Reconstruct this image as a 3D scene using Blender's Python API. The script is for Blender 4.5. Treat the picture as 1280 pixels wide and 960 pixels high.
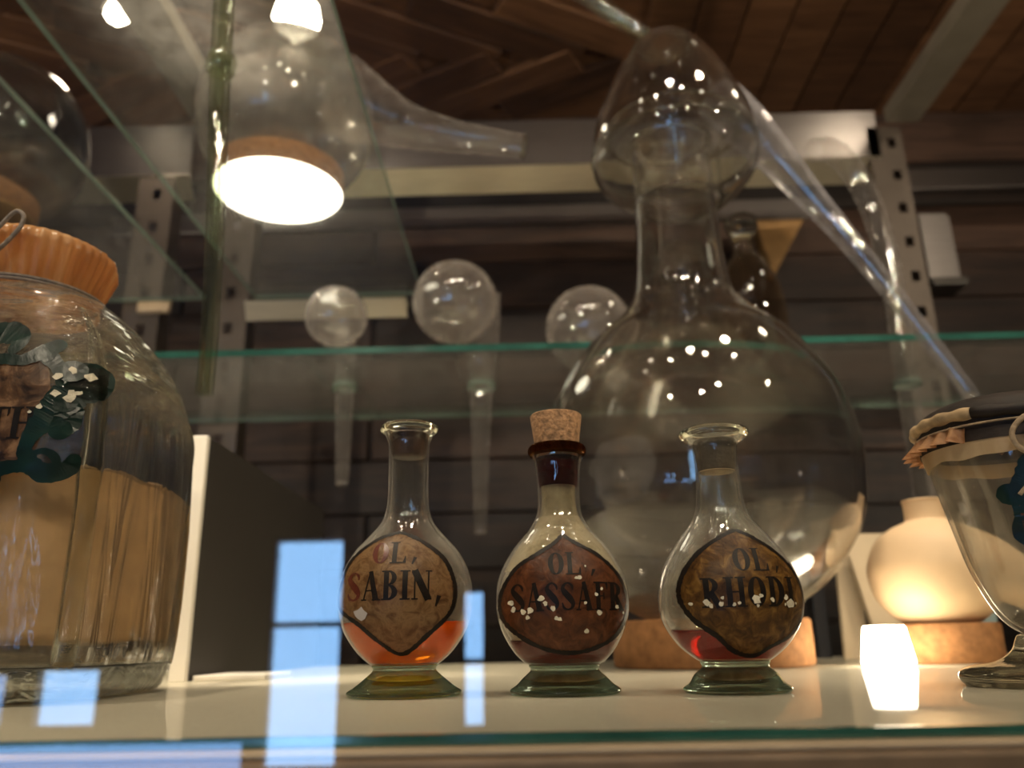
import bpy, bmesh, math, random
from mathutils import Vector, Matrix, noise

random.seed(7)
R = math.radians
PI = math.pi
S = bpy.context.scene
COL = S.collection
for o in list(bpy.data.objects):
    bpy.data.objects.remove(o)

# ---------------------------------------------------------------- camera
cd = bpy.data.cameras.new('camera')
cam = bpy.data.objects.new('camera', cd)
COL.objects.link(cam)
S.camera = cam
cd.sensor_fit = 'HORIZONTAL'
cd.sensor_width = 36.0
cd.lens = 36.0 * 1022.0 / 1280.0
cd.clip_start = 0.01
cd.clip_end = 60
cam.matrix_world = (Matrix.Translation((0, 0, 0.023)) @ Matrix.Rotation(R(0.75), 4, 'Z')
                    @ Matrix.Rotation(R(107.5), 4, 'X') @ Matrix.Rotation(R(-1.1), 4, 'Z'))
cd.dof.use_dof = True
cd.dof.focus_distance = 0.362
cd.dof.aperture_fstop = 8.0

# ---------------------------------------------------------------- world / exposure
w = bpy.data.worlds.new('world')
S.world = w
w.use_nodes = True
w.node_tree.nodes['Background'].inputs[0].default_value = (0.20, 0.40, 0.80, 1)
w.node_tree.nodes['Background'].inputs[1].default_value = 0.12
S.view_settings.view_transform = 'Standard'
S.view_settings.look = 'None'
S.view_settings.exposure = 0.6
S.view_settings.gamma = 1.0
S.view_settings.use_curve_mapping = False
S.cycles.max_bounces = 20
S.cycles.diffuse_bounces = 4
S.cycles.glossy_bounces = 8
S.cycles.transmission_bounces = 20
S.cycles.transparent_max_bounces = 64
S.cycles.sample_clamp_indirect = 6.0
S.cycles.blur_glossy = 0.3
S.cycles.use_denoising = True

# the warm spotlights: (x, y, z), aim point, watts, cone degrees
WARM = (1.0, 0.83, 0.62)
LAMPS = [
    ((-0.325, 1.00, 0.935), (-0.33, 1.00, 0.0), 9.0, 100),
    ((-0.720, 1.20, 1.130), (-0.60, 1.15, 0.0), 3.0, 90),
    ((-0.26, 0.43, 1.050), (-0.25, 0.80, 0.0), 54.0, 34),
    ((0.10, 0.36, 1.100), (0.06, 0.76, 0.0), 10.0, 50),
    ((0.42, 0.50, 1.100), (0.28, 0.78, 0.0), 19.0, 46),
    ((-0.55, -0.60, 1.150), (0.0, 1.6, 0.4), 16.0, 105),
    ((0.35, -0.55, 1.150), (0.0, 1.5, 0.3), 16.0, 105),
    ((1.15, -0.20, 1.150), (0.3, 1.5, 0.4), 14.0, 90),
    ((0.80, 0.85, 1.160), (0.3, 1.30, 0.2), 2.0, 90),
    ((-1.55, -0.25, 0.100), (-0.1, 1.55, 1.25), 34.0, 70),  # this and the next: unseen uplights added to brighten the ceiling
    ((1.60, -0.25, 0.100), (0.5, 1.55, 1.25), 34.0, 70),
    ((0.03, -0.72, 1.150), (0.02, 0.40, 0.06), 11.0, 28),  # unseen lamp added to light the bottle labels from the front
    ((-0.45, 0.27, 1.10), (-0.29, 0.42, 0.10), 16.0, 36),  # from here on: unseen row added for jar, goblet and glass highlights
    ((-0.12, 0.27, 1.10), (-0.10, 0.95, 0.15), 3.0, 60),
    ((0.22, 0.27, 1.10), (0.18, 0.95, 0.15), 3.0, 60),
    ((0.50, 0.27, 1.10), (0.27, 0.42, 0.06), 6.0, 36),
    ((0.85, 0.27, 1.10), (0.68, 0.95, 0.15), 3.0, 60),

]

# ---------------------------------------------------------------- materials
def new_mat(name):
    m = bpy.data.materials.new(name)
    m.use_nodes = True
    nt = m.node_tree
    for n in list(nt.nodes):
        nt.nodes.remove(n)
    out = nt.nodes.new('ShaderNodeOutputMaterial')
    return m, nt, out


def nd(nt, t, **kw):
    n = nt.nodes.new(t)
    for k, v in kw.items():
        if k.startswith('i_'):
            key = k[2:]
            n.inputs[int(key) if key.isdigit() else key.replace('_', ' ')].default_value = v
        else:
            setattr(n, k, v)
    return n


def ramp(nt, fac, stops):
    r = nd(nt, 'ShaderNodeValToRGB')
    el = r.color_ramp.elements
    while len(el) < len(stops):
        el.new(0.5)
    for e, (p, c) in zip(el, stops):
        e.position = p
        e.color = (c[0], c[1], c[2], 1)
    nt.links.new(fac, r.inputs[0])
    return r.outputs[0]


def bump(nt, height, strength, dist):
    b = nd(nt, 'ShaderNodeBump', i_Strength=strength, i_Distance=dist)
    nt.links.new(height, b.inputs['Height'])
    return b.outputs[0]


def coords(nt, scale=(1, 1, 1), rnd=False):
    tc = nd(nt, 'ShaderNodeTexCoord')
    mp = nd(nt, 'ShaderNodeMapping')
    mp.inputs['Scale'].default_value = scale
    nt.links.new(tc.outputs['Object'], mp.inputs['Vector'])
    if rnd:
        oi = nd(nt, 'ShaderNodeObjectInfo')
        mu = nd(nt, 'ShaderNodeMath', operation='MULTIPLY', i_1=37.0)
        nt.links.new(oi.outputs['Random'], mu.inputs[0])
        nt.links.new(mu.outputs[0], mp.inputs['Location'])
        return mp.outputs[0], oi.outputs['Random']
    return mp.outputs[0]


def noise_tex(nt, vec, scale, detail=4, rough=0.55, dist=0.0):
    n = nd(nt, 'ShaderNodeTexNoise', i_Scale=scale, i_Detail=detail, i_Roughness=rough, i_Distortion=dist)
    nt.links.new(vec, n.inputs['Vector'])
    return n.outputs[0]


def plain(name, color, rough=0.6, metal=0.0, spec=0.5, var=0.0, vscale=20, bmp=0.0, coat=0.0):
    m, nt, out = new_mat(name)
    p = nd(nt, 'ShaderNodeBsdfPrincipled')
    p.inputs['Base Color'].default_value = (*color, 1)
    p.inputs['Roughness'].default_value = rough
    p.inputs['Metallic'].default_value = metal
    p.inputs['Specular IOR Level'].default_value = spec
    p.inputs['Coat Weight'].default_value = coat
    if var or bmp:
        f = noise_tex(nt, coords(nt), vscale, 5)
        if var:
            lo = [c * (1 - var) for c in color]
            hi = [min(1, c * (1 + var)) for c in color]
            nt.links.new(ramp(nt, f, [(0.3, lo), (0.7, hi)]), p.inputs['Base Color'])
        if bmp:
            nt.links.new(bump(nt, f, bmp, 0.002), p.inputs['Normal'])
    nt.links.new(p.outputs[0], out.inputs[0])
    return m


def wood(name, stops, stretch, rough=0.55, scale=9.0):
    """grain stretched along one local axis, each board its own tone"""
    m, nt, out = new_mat(name)
    p = nd(nt, 'ShaderNodeBsdfPrincipled', i_Roughness=rough)
    v, rnd = coords(nt, stretch, True)
    f = noise_tex(nt, v, scale, 8, 0.6, 1.2)
    a = nd(nt, 'ShaderNodeMath', operation='MULTIPLY_ADD', i_1=0.45, i_2=-0.22)
    nt.links.new(rnd, a.inputs[0])
    b = nd(nt, 'ShaderNodeMath', operation='ADD')
    nt.links.new(f, b.inputs[0])
    nt.links.new(a.outputs[0], b.inputs[1])
    nt.links.new(ramp(nt, b.outputs[0], stops), p.inputs['Base Color'])
    nt.links.new(bump(nt, f, 0.25, 0.004), p.inputs['Normal'])
    nt.links.new(p.outputs[0], out.inputs[0])
    return m


def brushed(name, color, rough=0.32):
    m, nt, out = new_mat(name)
    p = nd(nt, 'ShaderNodeBsdfPrincipled', i_Metallic=1.0, i_Roughness=rough)
    f = noise_tex(nt, coords(nt, (2, 2, 60)), 8, 4)
    nt.links.new(ramp(nt, f, [(0.3, [c * 0.8 for c in color]), (0.7, color)]), p.inputs['Base Color'])
    nt.links.new(bump(nt, f, 0.06, 0.002), p.inputs['Normal'])
    nt.links.new(p.outputs[0], out.inputs[0])
    return m


def thin_glass(name, clear=(0.97, 0.975, 0.965), edge=(0.5, 0.5, 0.46), refl=1.7, wave=None, rough=0.015, haze=0.0,
               haze_col=(0.8, 0.75, 0.65), edge_at=0.72, rim_glow=7.0):
    """blown glass a millimetre thick: lets light through, mirrors more and more towards its outline"""
    m, nt, out = new_mat(name)
    lw = nd(nt, 'ShaderNodeLayerWeight', i_Blend=0.5)
    gl = nd(nt, 'ShaderNodeBsdfGlossy', i_Roughness=rough)
    tr = nd(nt, 'ShaderNodeBsdfTransparent')
    if wave:
        sc, st, ds, stretch = wave
        f = noise_tex(nt, coords(nt, stretch), sc, 3, 0.5, 0.6)
        b = bump(nt, f, st, ds)
        nt.links.new(b, gl.inputs['Normal'])
        nt.links.new(b, lw.inputs['Normal'])
    pw = nd(nt, 'ShaderNodeMath', operation='POWER', i_1=5.0)
    nt.links.new(lw.outputs['Facing'], pw.inputs[0])
    ma = nd(nt, 'ShaderNodeMath', operation='MULTIPLY_ADD', i_1=0.96 * min(1.0, refl / 1.7), i_2=0.04 * refl, use_clamp=True)
    nt.links.new(pw.outputs[0], ma.inputs[0])
    nt.links.new(ramp(nt, lw.outputs['Facing'], [(0.0, clear), (edge_at, [c * 0.97 for c in clear]), (1.0, edge)]), tr.inputs[0])
    mx = nd(nt, 'ShaderNodeMixShader')
    nt.links.new(ma.outputs[0], mx.inputs[0])
    src = tr.outputs[0]
    if haze:
        df = nd(nt, 'ShaderNodeBsdfDiffuse')
        df.inputs[0].default_value = (*haze_col, 1)
        tl = nd(nt, 'ShaderNodeBsdfTranslucent')
        tl.inputs[0].default_value = (*haze_col, 1)
        dm = nd(nt, 'ShaderNodeMixShader', i_0=0.5)
        nt.links.new(df.outputs[0], dm.inputs[1])
        nt.links.new(tl.outputs[0], dm.inputs[2])
        hm = nd(nt, 'ShaderNodeMixShader', i_0=haze)
        hn = noise_tex(nt, coords(nt), 60, 6, 0.65)
        hr = nd(nt, 'ShaderNodeMapRange', i_1=0.35, i_2=0.75, i_3=haze * 0.4, i_4=haze * 1.6)
        nt.links.new(hn, hr.inputs[0])
        # haze thickens towards the outline: a bright rim highlight painted in
        p3 = nd(nt, 'ShaderNodeMath', operation='POWER', i_1=3.0)
        nt.links.new(lw.outputs['Facing'], p3.inputs[0])
        k3 = nd(nt, 'ShaderNodeMath', operation='MULTIPLY_ADD', i_1=rim_glow, i_2=1.0)
        nt.links.new(p3.outputs[0], k3.inputs[0])
        hx = nd(nt, 'ShaderNodeMath', operation='MULTIPLY', use_clamp=True)
        nt.links.new(hr.outputs[0], hx.inputs[0])
        nt.links.new(k3.outputs[0], hx.inputs[1])
        nt.links.new(hx.outputs[0], hm.inputs[0])
        nt.links.new(tr.outputs[0], hm.inputs[1])
        nt.links.new(dm.outputs[0], hm.inputs[2])
        src = hm.outputs[0]
    nt.links.new(src, mx.inputs[1])
    nt.links.new(gl.outputs[0], mx.inputs[2])
    nt.links.new(mx.outputs[0], out.inputs[0])
    return m


def solid_glass(name, color, ior=1.5, rough=0.0, wave=None):
    m, nt, out = new_mat(name)
    g = nd(nt, 'ShaderNodeBsdfGlass', i_IOR=ior, i_Roughness=rough)
    g.inputs[0].default_value = (*color, 1)
    if wave:
        f = noise_tex(nt, coords(nt), wave[0], 3, 0.5, 0.4)
        nt.links.new(bump(nt, f, wave[1], wave[2]), g.inputs['Normal'])
    nt.links.new(g.outputs[0], out.inputs[0])
    return m


def soft_glass(name, color, wave=None, share=0.5, tint=None, rim=(0.5, 0.5, 0.45), haze=0.012, rim_glow=4.0):
    """pressed glass: half refracts, half passes straight on, so that light reaches what lies below"""
    m = thin_glass(name, tint or color, rim, refl=2.0, wave=(wave[0], wave[1], wave[2], wave[3] if len(wave) > 3 else (1, 1, 1)) if wave else None, haze=haze, haze_col=color, rim_glow=rim_glow)
    nt = m.node_tree
    out = [n for n in nt.nodes if n.type == 'OUTPUT_MATERIAL'][0]
    src = out.inputs[0].links[0].from_socket
    g = nd(nt, 'ShaderNodeBsdfGlass', i_IOR=1.5, i_Roughness=0.0)
    g.inputs[0].default_value = (*color, 1)
    if wave:
        f = noise_tex(nt, coords(nt, wave[3] if len(wave) > 3 else (1, 1, 1)), wave[0], 3, 0.5, 0.4)
        nt.links.new(bump(nt, f, wave[1], wave[2]), g.inputs['Normal'])
    mx = nd(nt, 'ShaderNodeMixShader', i_0=share)
    nt.links.new(src, mx.inputs[1])
    nt.links.new(g.outputs[0], mx.inputs[2])
    nt.links.new(mx.outputs[0], out.inputs[0])
    return m


def emitter(name, color, strength):
    m, nt, out = new_mat(name)
    e = nd(nt, 'ShaderNodeEmission', i_Strength=strength)
    e.inputs[0].default_value = (*color, 1)
    nt.links.new(e.outputs[0], out.inputs[0])
    return m


def membrane(name, stops, stretch, scale=14, translucent=0.45, rough=0.45):
    """parchment, dried bladder, painted enamel: part of the light comes through"""
    m, nt, out = new_mat(name)
    f = noise_tex(nt, coords(nt, stretch), scale, 7, 0.62, 0.8)
    c = ramp(nt, f, stops)
    p = nd(nt, 'ShaderNodeBsdfPrincipled', i_Roughness=rough)
    t = nd(nt, 'ShaderNodeBsdfTranslucent')
    nt.links.new(c, p.inputs['Base Color'])
    nt.links.new(c, t.inputs[0])
    nt.links.new(bump(nt, f, 0.35, 0.0015), p.inputs['Normal'])
    mx = nd(nt, 'ShaderNodeMixShader', i_0=translucent)
    nt.links.new(p.outputs[0], mx.inputs[1])
    nt.links.new(t.outputs[0], mx.inputs[2])
    nt.links.new(mx.outputs[0], out.inputs[0])
    return m


def oil(name, color, cloud, part):
    """refracting oil with a cloudy share that scatters light"""
    m, nt, out = new_mat(name)
    g = nd(nt, 'ShaderNodeBsdfGlass', i_IOR=1.4, i_Roughness=0.02)
    g.inputs[0].default_value = (*color, 1)
    d = nd(nt, 'ShaderNodeBsdfTranslucent')
    d.inputs[0].default_value = (*cloud, 1)
    d2 = nd(nt, 'ShaderNodeBsdfDiffuse')
    d2.inputs[0].default_value = (*cloud, 1)
    a = nd(nt, 'ShaderNodeMixShader', i_0=0.35)
    nt.links.new(d.outputs[0], a.inputs[1])
    nt.links.new(d2.outputs[0], a.inputs[2])
    b = nd(nt, 'ShaderNodeMixShader', i_0=part)
    nt.links.new(g.outputs[0], b.inputs[1])
    nt.links.new(a.outputs[0], b.inputs[2])
    nt.links.new(b.outputs[0], out.inputs[0])
    return m


M = {}
M['wall_wood'] = wood('dark_weathered_wood', [(0.28, (0.009, 0.0042, 0.0026)), (0.5, (0.033, 0.0155, 0.0090)), (0.74, (0.082, 0.042, 0.026))], (0.35, 4, 4))
M['ceiling_wood'] = wood('brown_ceiling_wood', [(0.2, (0.050, 0.021, 0.009)), (0.5, (0.125, 0.055, 0.024)), (0.8, (0.24, 0.115, 0.052))], (0.5, 5, 5))
M['plaster'] = plain('warm_grey_plaster', (0.22, 0.20, 0.18), 0.9, var=0.15, vscale=3)
M['floorboards'] = plain('oiled_floor', (0.16, 0.11, 0.075), 0.5, var=0.25, vscale=6)
M['steel'] = brushed('brushed_steel', (0.22, 0.20, 0.19))
M['upright_paint'] = plain('grey_painted_steel', (0.11, 0.086, 0.068), 0.42, 0.4, var=0.1, vscale=30)
M['pale_strip'] = plain('satin_beige_strip', (0.30, 0.26, 0.20), 0.35, 0.2, var=0.1, vscale=20)
M['bright_steel'] = brushed('bright_steel', (0.72, 0.66, 0.56), 0.28)  # paler copy of the steel: lamp light painted on flange and bearer
M['dark_steel'] = plain('dark_steel', (0.05, 0.045, 0.04), 0.4, 0.7)
M['ledge'] = plain('oiled_oak_ledge', (0.28, 0.185, 0.11), 0.5, var=0.18, vscale=60)
M['ledge_lip'] = plain('pale_ledge_lip', (0.55, 0.42, 0.28), 0.5, var=0.1, vscale=50)
M['window_frame'] = plain('dark_window_frame', (0.05, 0.045, 0.04), 0.5)
M['pane'] = thin_glass('case_pane_glass', (0.985, 0.99, 0.985), (0.7, 0.8, 0.76), refl=1.8, rough=0.0)
M['shelf_glass'] = thin_glass('clear_shelf_glass', (0.94, 0.955, 0.94), (0.55, 0.68, 0.62), refl=1.5, rough=0.02, haze=0.035, haze_col=(0.75, 0.73, 0.7))
M['shelf_edge'] = plain('green_glass_edge', (0.030, 0.12, 0.095), 0.12, spec=0.9, var=0.35, vscale=25)
M['shelf_edge_pale'] = plain('pale_green_glass_edge', (0.24, 0.33, 0.28), 0.15, spec=0.9, var=0.2, vscale=20)
M['frosted'] = None
M['lab'] = soft_glass('blown_laboratory_glass', (0.99, 0.985, 0.97), (7, 0.10, 0.01), 0.88, rim=(0.8, 0.77, 0.7), haze=0.02)
M['lab_milky'] = thin_glass('milky_blown_glass', (0.95, 0.94, 0.925), (0.66, 0.6, 0.55), refl=2.4, wave=(9, 0.16, 0.01, (1, 1, 1)), haze=0.11, haze_col=(0.98, 0.9, 0.84))
M['lab_soft'] = thin_glass('dusty_blown_glass', (0.95, 0.94, 0.925), (0.66, 0.6, 0.55), refl=2.4, wave=(9, 0.16, 0.01, (1, 1, 1)), haze=0.10, haze_col=(0.98, 0.9, 0.84))  # pale haze lightens the glass all over
M['mark'] = thin_glass('chalky_film', (0.98, 0.98, 0.97), (0.9, 0.9, 0.88), refl=0.3, haze=0.12, haze_col=(0.85, 0.82, 0.78), rim_glow=0.5)
M['lab_beak'] = thin_glass('beak_glass', (0.94, 0.935, 0.93), (0.62, 0.6, 0.6), refl=2.6, wave=(12, 0.15, 0.01, (1, 1, 1)), haze=0.06, haze_col=(0.86, 0.84, 0.9), rim_glow=9)  # lavender haze colours in the blue light on the beak
M['lab_retort'] = soft_glass('retort_glass', (0.98, 0.97, 0.95), (8, 0.12, 0.01), 0.45, rim=(0.75, 0.72, 0.66), haze=0.05)
M['smoke'] = thin_glass('smoky_brown_glass', (0.62, 0.50, 0.40), (0.30, 0.22, 0.16), refl=2.0, wave=(12, 0.15, 0.01, (1, 1, 1)), haze=0.05, haze_col=(0.4, 0.3, 0.2))
M['bottle'] = thin_glass('pale_bottle_glass', (0.965, 0.965, 0.95), (0.66, 0.66, 0.6), refl=2.4, wave=(60, 0.12, 0.003, (1, 1, 0.7)), haze=0.018, haze_col=(0.95, 0.92, 0.86), rim_glow=30)  # strong outline haze paints white rim highlights on the bottles
M['bottle_inner'] = thin_glass('inner_bottle_glass', (0.98, 0.98, 0.97), (0.7, 0.7, 0.62), refl=1.2, wave=(70, 0.18, 0.003, (1, 1, 0.6)))
M['dusty_inner'] = thin_glass('speckled_inner_glass', (0.97, 0.97, 0.95), (0.7, 0.7, 0.6), refl=1.6, wave=(220, 0.5, 0.003, (1, 1, 0.6)), haze=0.10, haze_col=(0.8, 0.78, 0.66))
M['foot_green'] = soft_glass('green_foot_glass', (0.86, 0.985, 0.91), (120, 0.25, 0.002), 0.72, rim=(0.16, 0.5, 0.36), haze=0)
M['lip_glass'] = solid_glass('clear_lip_glass', (0.95, 0.96, 0.92), 1.5, 0.0, (140, 0.1, 0.002))
M['lip_dark'] = solid_glass('brown_lip_glass', (0.32, 0.16, 0.07), 1.5, 0.02)
M['foot_clear'] = soft_glass('grey_foot_glass', (0.90, 0.88, 0.82), (60, 0.2, 0.003), 0.85, haze=0)
M['jar_shoulder'] = soft_glass('ribbed_jar_shoulder_glass', (0.96, 0.95, 0.90), (30, 1.0, 0.02, (0.3, 0.3, 1.5)), 0.5, haze=0.08)
M['jar_base'] = soft_glass('thick_base_glass', (0.92, 0.94, 0.92), (40, 0.5, 0.006), 0.55, haze=0)
M['jar'] = soft_glass('thick_wavy_jar_glass', (0.96, 0.96, 0.94), (34, 1.0, 0.02, (1, 1, 0.13)), 0.5, haze=0.03)
M['goblet'] = thin_glass('bubbly_goblet_glass', (0.94, 0.93, 0.90), (0.62, 0.58, 0.5), refl=2.4, wave=(24, 0.4, 0.01, (1, 1, 0.3)), rim_glow=6, haze=0.09, haze_col=(0.9, 0.8, 0.65))
M['green_rod'] = thin_glass('green_rod_glass', (0.88, 0.91, 0.82), (0.40, 0.45, 0.32), refl=2.6, wave=(60, 0.4, 0.01, (1, 1, 0.15)), haze=0.015, haze_col=(0.6, 0.62, 0.45), edge_at=0.45)
M['oil_orange'] = oil('orange_oil', (1.0, 0.52, 0.10), (0.95, 0.27, 0.02), 0.36)
M['oil_red'] = oil('dark_red_oil', (0.80, 0.16, 0.05), (0.45, 0.05, 0.015), 0.4)
M['oil_brown'] = oil('brown_red_oil', (0.65, 0.17, 0.075), (0.28, 0.05, 0.025), 0.45)
M['oil_neck'] = oil('dark_red_neck_residue', (0.42, 0.06, 0.03), (0.10, 0.008, 0.004), 0.6)
M['residue_amber'] = membrane('amber_residue', [(0.3, (0.70, 0.42, 0.03)), (0.6, (0.9, 0.62, 0.08)), (0.8, (0.6, 0.3, 0.03))], (1, 1, 1), 90, 0.4, 0.2)  # oil colour refracted into the glass foot, painted as a solid body
M['residue_brown'] = membrane('brown_residue', [(0.3, (0.22, 0.10, 0.04)), (0.7, (0.5, 0.30, 0.14))], (1, 1, 1), 90, 0.4, 0.2)
M['cream_film'] = thin_glass('cream_oil_film', (0.85, 0.80, 0.62), (0.6, 0.54, 0.38), refl=1.0, haze=0.62, haze_col=(0.80, 0.70, 0.48))
M['cork'] = plain('pale_brown_cork', (0.42, 0.23, 0.11), 0.85, var=0.55, vscale=420, bmp=0.6)
M['cork_dark'] = plain('dark_soaked_cork', (0.07, 0.035, 0.02), 0.45, var=0.5, vscale=140, bmp=0.6)
M['cork_grey'] = plain('greenish_brown_cork', (0.13, 0.10, 0.065), 0.8, var=0.3, vscale=140, bmp=0.6)
M['cork_under'] = plain('pale_cork_end', (0.62, 0.46, 0.26), 0.8, var=0.2, vscale=120)
M['cork_ring'] = plain('cork_ring', (0.36, 0.17, 0.066), 0.85, var=0.3, vscale=120, bmp=0.5)
M['label_tan'] = membrane('worn_tan_enamel', [(0.25, (0.08, 0.034, 0.013)), (0.40, (0.19, 0.098, 0.038)), (0.56, (0.36, 0.22, 0.10)), (0.75, (0.12, 0.05, 0.02))], (1, 1, 1), 170, 0.5, 0.33)
M['label_red'] = membrane('worn_red_brown_enamel', [(0.30, (0.05, 0.016, 0.008)), (0.5, (0.17, 0.058, 0.022)), (0.72, (0.30, 0.115, 0.045))], (1, 1, 1), 170, 0.5, 0.33)
M['label_gold'] = membrane('worn_golden_brown_enamel', [(0.30, (0.045, 0.018, 0.007)), (0.5, (0.18, 0.085, 0.020)), (0.70, (0.44, 0.24, 0.06))], (1, 1, 1), 170, 0.5, 0.33)
M['ink'] = plain('black_enamel', (0.010, 0.006, 0.004), 0.45, spec=0.25, var=0.5, vscale=300)
M['ink_red'] = plain('dark_red_enamel', (0.12, 0.025, 0.014), 0.3, var=0.4, vscale=300)
M['chip'] = plain('cream_flaked_paint', (0.78, 0.70, 0.52), 0.5, var=0.2, vscale=300, bmp=0.5)
M['chip_pale'] = plain('pale_grey_flaked_spot', (0.50, 0.46, 0.44), 0.4)
M['green_paint'] = plain('dark_green_enamel', (0.004, 0.020, 0.014), 0.3, spec=0.45, var=0.6, vscale=70, bmp=0.3)
M['label_umber'] = membrane('scratched_umber_enamel', [(0.36, (0.025, 0.012, 0.007)), (0.5, (0.15, 0.075, 0.035)), (0.62, (0.40, 0.23, 0.12))], (1, 1, 1), 70, 0.25, 0.35)
M['bladder'] = membrane('pleated_orange_bladder', [(0.25, (0.42, 0.17, 0.05)), (0.5, (0.70, 0.36, 0.13)), (0.75, (0.85, 0.55, 0.27))], (1, 1, 0.15), 60, 0.45, 0.3)
M['string'] = plain('grey_twine', (0.32, 0.26, 0.21), 0.9, var=0.3, vscale=400, bmp=0.5)
M['string_tan'] = plain('tan_twine', (0.48, 0.35, 0.22), 0.9, var=0.3, vscale=400, bmp=0.5)
M['hide'] = plain('dark_brown_hide', (0.022, 0.012, 0.007), 0.65, var=0.5, vscale=90, bmp=0.5)
M['roll'] = plain('tan_rolled_rim', (0.52, 0.36, 0.19), 0.7, var=0.4, vscale=110, bmp=0.5)
M['frill'] = membrane('frilled_parchment', [(0.3, (0.36, 0.14, 0.05)), (0.7, (0.75, 0.42, 0.2))], (1, 1, 1), 120, 0.4, 0.5)
M['parchment'] = membrane('wet_parchment', [(0.3, (0.62, 0.42, 0.22)), (0.7, (0.85, 0.66, 0.42))], (1, 1, 0.4), 60, 0.4, 0.35)
M['powder'] = plain('ochre_powder', (0.80, 0.52, 0.27), 0.95, var=0.22, vscale=40, bmp=0.3)
M['stoneware'] = plain('buff_stoneware', (0.72, 0.52, 0.32), 0.6, var=0.1, vscale=22, bmp=0.08)
M['cream_board'] = plain('cream_board', (0.62, 0.50, 0.34), 0.7, var=0.06, vscale=12)
M['white_board'] = plain('white_board', (0.80, 0.76, 0.68), 0.55)
M['grey_panel'] = plain('grey_lacquer_panel', (0.035, 0.030, 0.027), 0.6)  # cabinet grey; also paints shade onto the white partition's face
M['black_board'] = plain('black_board', (0.02, 0.02, 0.024), 0.5)
M['blue_grey'] = plain('blue_grey_board', (0.25, 0.33, 0.34), 0.6)
M['wood_block'] = plain('honey_wood', (0.48, 0.27, 0.10), 0.6, var=0.3, vscale=18)
M['lamp_glow'] = emitter('warm_lamp_glow', (1.0, 0.86, 0.66), 22.0)
M['cup_glow'] = emitter('frosted_lamp_cup', (1.0, 0.85, 0.62), 17.0)
M['disc_glow'] = emitter('warm_light_diffuser', (1.0, 0.88, 0.70), 6.0)  # emission stands in for strong light on the plain cork underside
M['day_a'] = emitter('window_daylight', (0.30, 0.58, 1.0), 5.8)
M['day_b'] = emitter('pale_window_daylight', (0.26, 0.50, 1.0), 3.4)

# frosted shelf: off-white board seen through polished glass
m, nt, out = new_mat('frosted_white_shelf')
p = nd(nt, 'ShaderNodeBsdfPrincipled', i_Roughness=0.55)
p.inputs['Base Color'].default_value = (0.60, 0.53, 0.42, 1)
p.inputs['Specular IOR Level'].default_value = 0.2
g = nd(nt, 'ShaderNodeBsdfGlossy', i_Roughness=0.03)
lw = nd(nt, 'ShaderNodeLayerWeight', i_Blend=0.5)
pw = nd(nt, 'ShaderNodeMath', operation='POWER', i_1=6.0)
ma = nd(nt, 'ShaderNodeMath', operation='MULTIPLY_ADD', i_1=0.42, i_2=0.03)
mx = nd(nt, 'ShaderNodeMixShader')
f = noise_tex(nt, coords(nt), 900, 2)
nt.links.new(ramp(nt, f, [(0.3, (0.45, 0.415, 0.315)), (0.7, (0.56, 0.52, 0.405))]), p.inputs['Base Color'])
nt.links.new(lw.outputs['Facing'], pw.inputs[0])
nt.links.new(pw.outputs[0], ma.inputs[0])
nt.links.new(ma.outputs[0], mx.inputs[0])
nt.links.new(p.outputs[0], mx.inputs[1])
nt.links.new(g.outputs[0], mx.inputs[2])
nt.links.new(mx.outputs[0], out.inputs[0])
M['frosted'] = m

# ---------------------------------------------------------------- builders
def obj(name, bm, mat, parent=None, smooth=False, loc=None, normals=True):
    me = bpy.data.meshes.new(name)
    if normals:
        bmesh.ops.recalc_face_normals(bm, faces=bm.faces)
    bm.to_mesh(me)
    bm.free()
    o = bpy.data.objects.new(name, me)
    if mat:
        me.materials.append(mat)
    if smooth:
        for pl in me.polygons:
            pl.use_smooth = True
    COL.objects.link(o)
    if parent:
        o.parent = parent
    if loc:
        o.location = loc
    return o


def tag(o, label, cat, group=None, kind=None):
    o['label'] = label
    o['category'] = cat
    if group:
        o['group'] = group
    if kind:
        o['kind'] = kind
    return o


def thing(name, label, cat, loc=(0, 0, 0), group=None):
    o = bpy.data.objects.new(name, None)
    o.empty_display_size = 0.02
    COL.objects.link(o)
    o.location = loc
    return tag(o, label, cat, group)


def struct(o):
    o['kind'] = 'structure'
    return o


def box_bm(bm, x0, x1, y0, y1, z0, z1, mat=None):
    vs = [bm.verts.new((x, y, z)) for x in (x0, x1) for y in (y0, y1) for z in (z0, z1)]
    if mat is not None:
        for v in vs:
            v.co = mat @ v.co
    for f in ((0, 1, 3, 2), (4, 6, 7, 5), (0, 4, 5, 1), (2, 3, 7, 6), (0, 2, 6, 4), (1, 5, 7, 3)):
        bm.faces.new([vs[i] for i in f])


def box(name, x0, x1, y0, y1, z0, z1, mat, parent=None, bevel=0.0):
    bm = bmesh.new()
    box_bm(bm, x0, x1, y0, y1, z0, z1)
    if bevel:
        bmesh.ops.bevel(bm, geom=bm.edges[:], offset=bevel, segments=2, affect='EDGES', profile=0.5)
    return obj(name, bm, mat, parent)


def catmull(pts, n=6):
    res = []
    P = [pts[0]] + list(pts) + [pts[-1]]
    for i in range(1, len(P) - 2):
        p0, p1, p2, p3 = P[i - 1], P[i], P[i + 1], P[i + 2]
        for k in range(n):
            t = k / n
            res.append(tuple(0.5 * (2 * b + (c - a) * t + (2 * a - 5 * b + 4 * c - d) * t * t + (3 * b - a - 3 * c + d) * t ** 3)
                             for a, b, c, d in zip(p0, p1, p2, p3)))
    res.append(tuple(pts[-1]))
    return res


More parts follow.
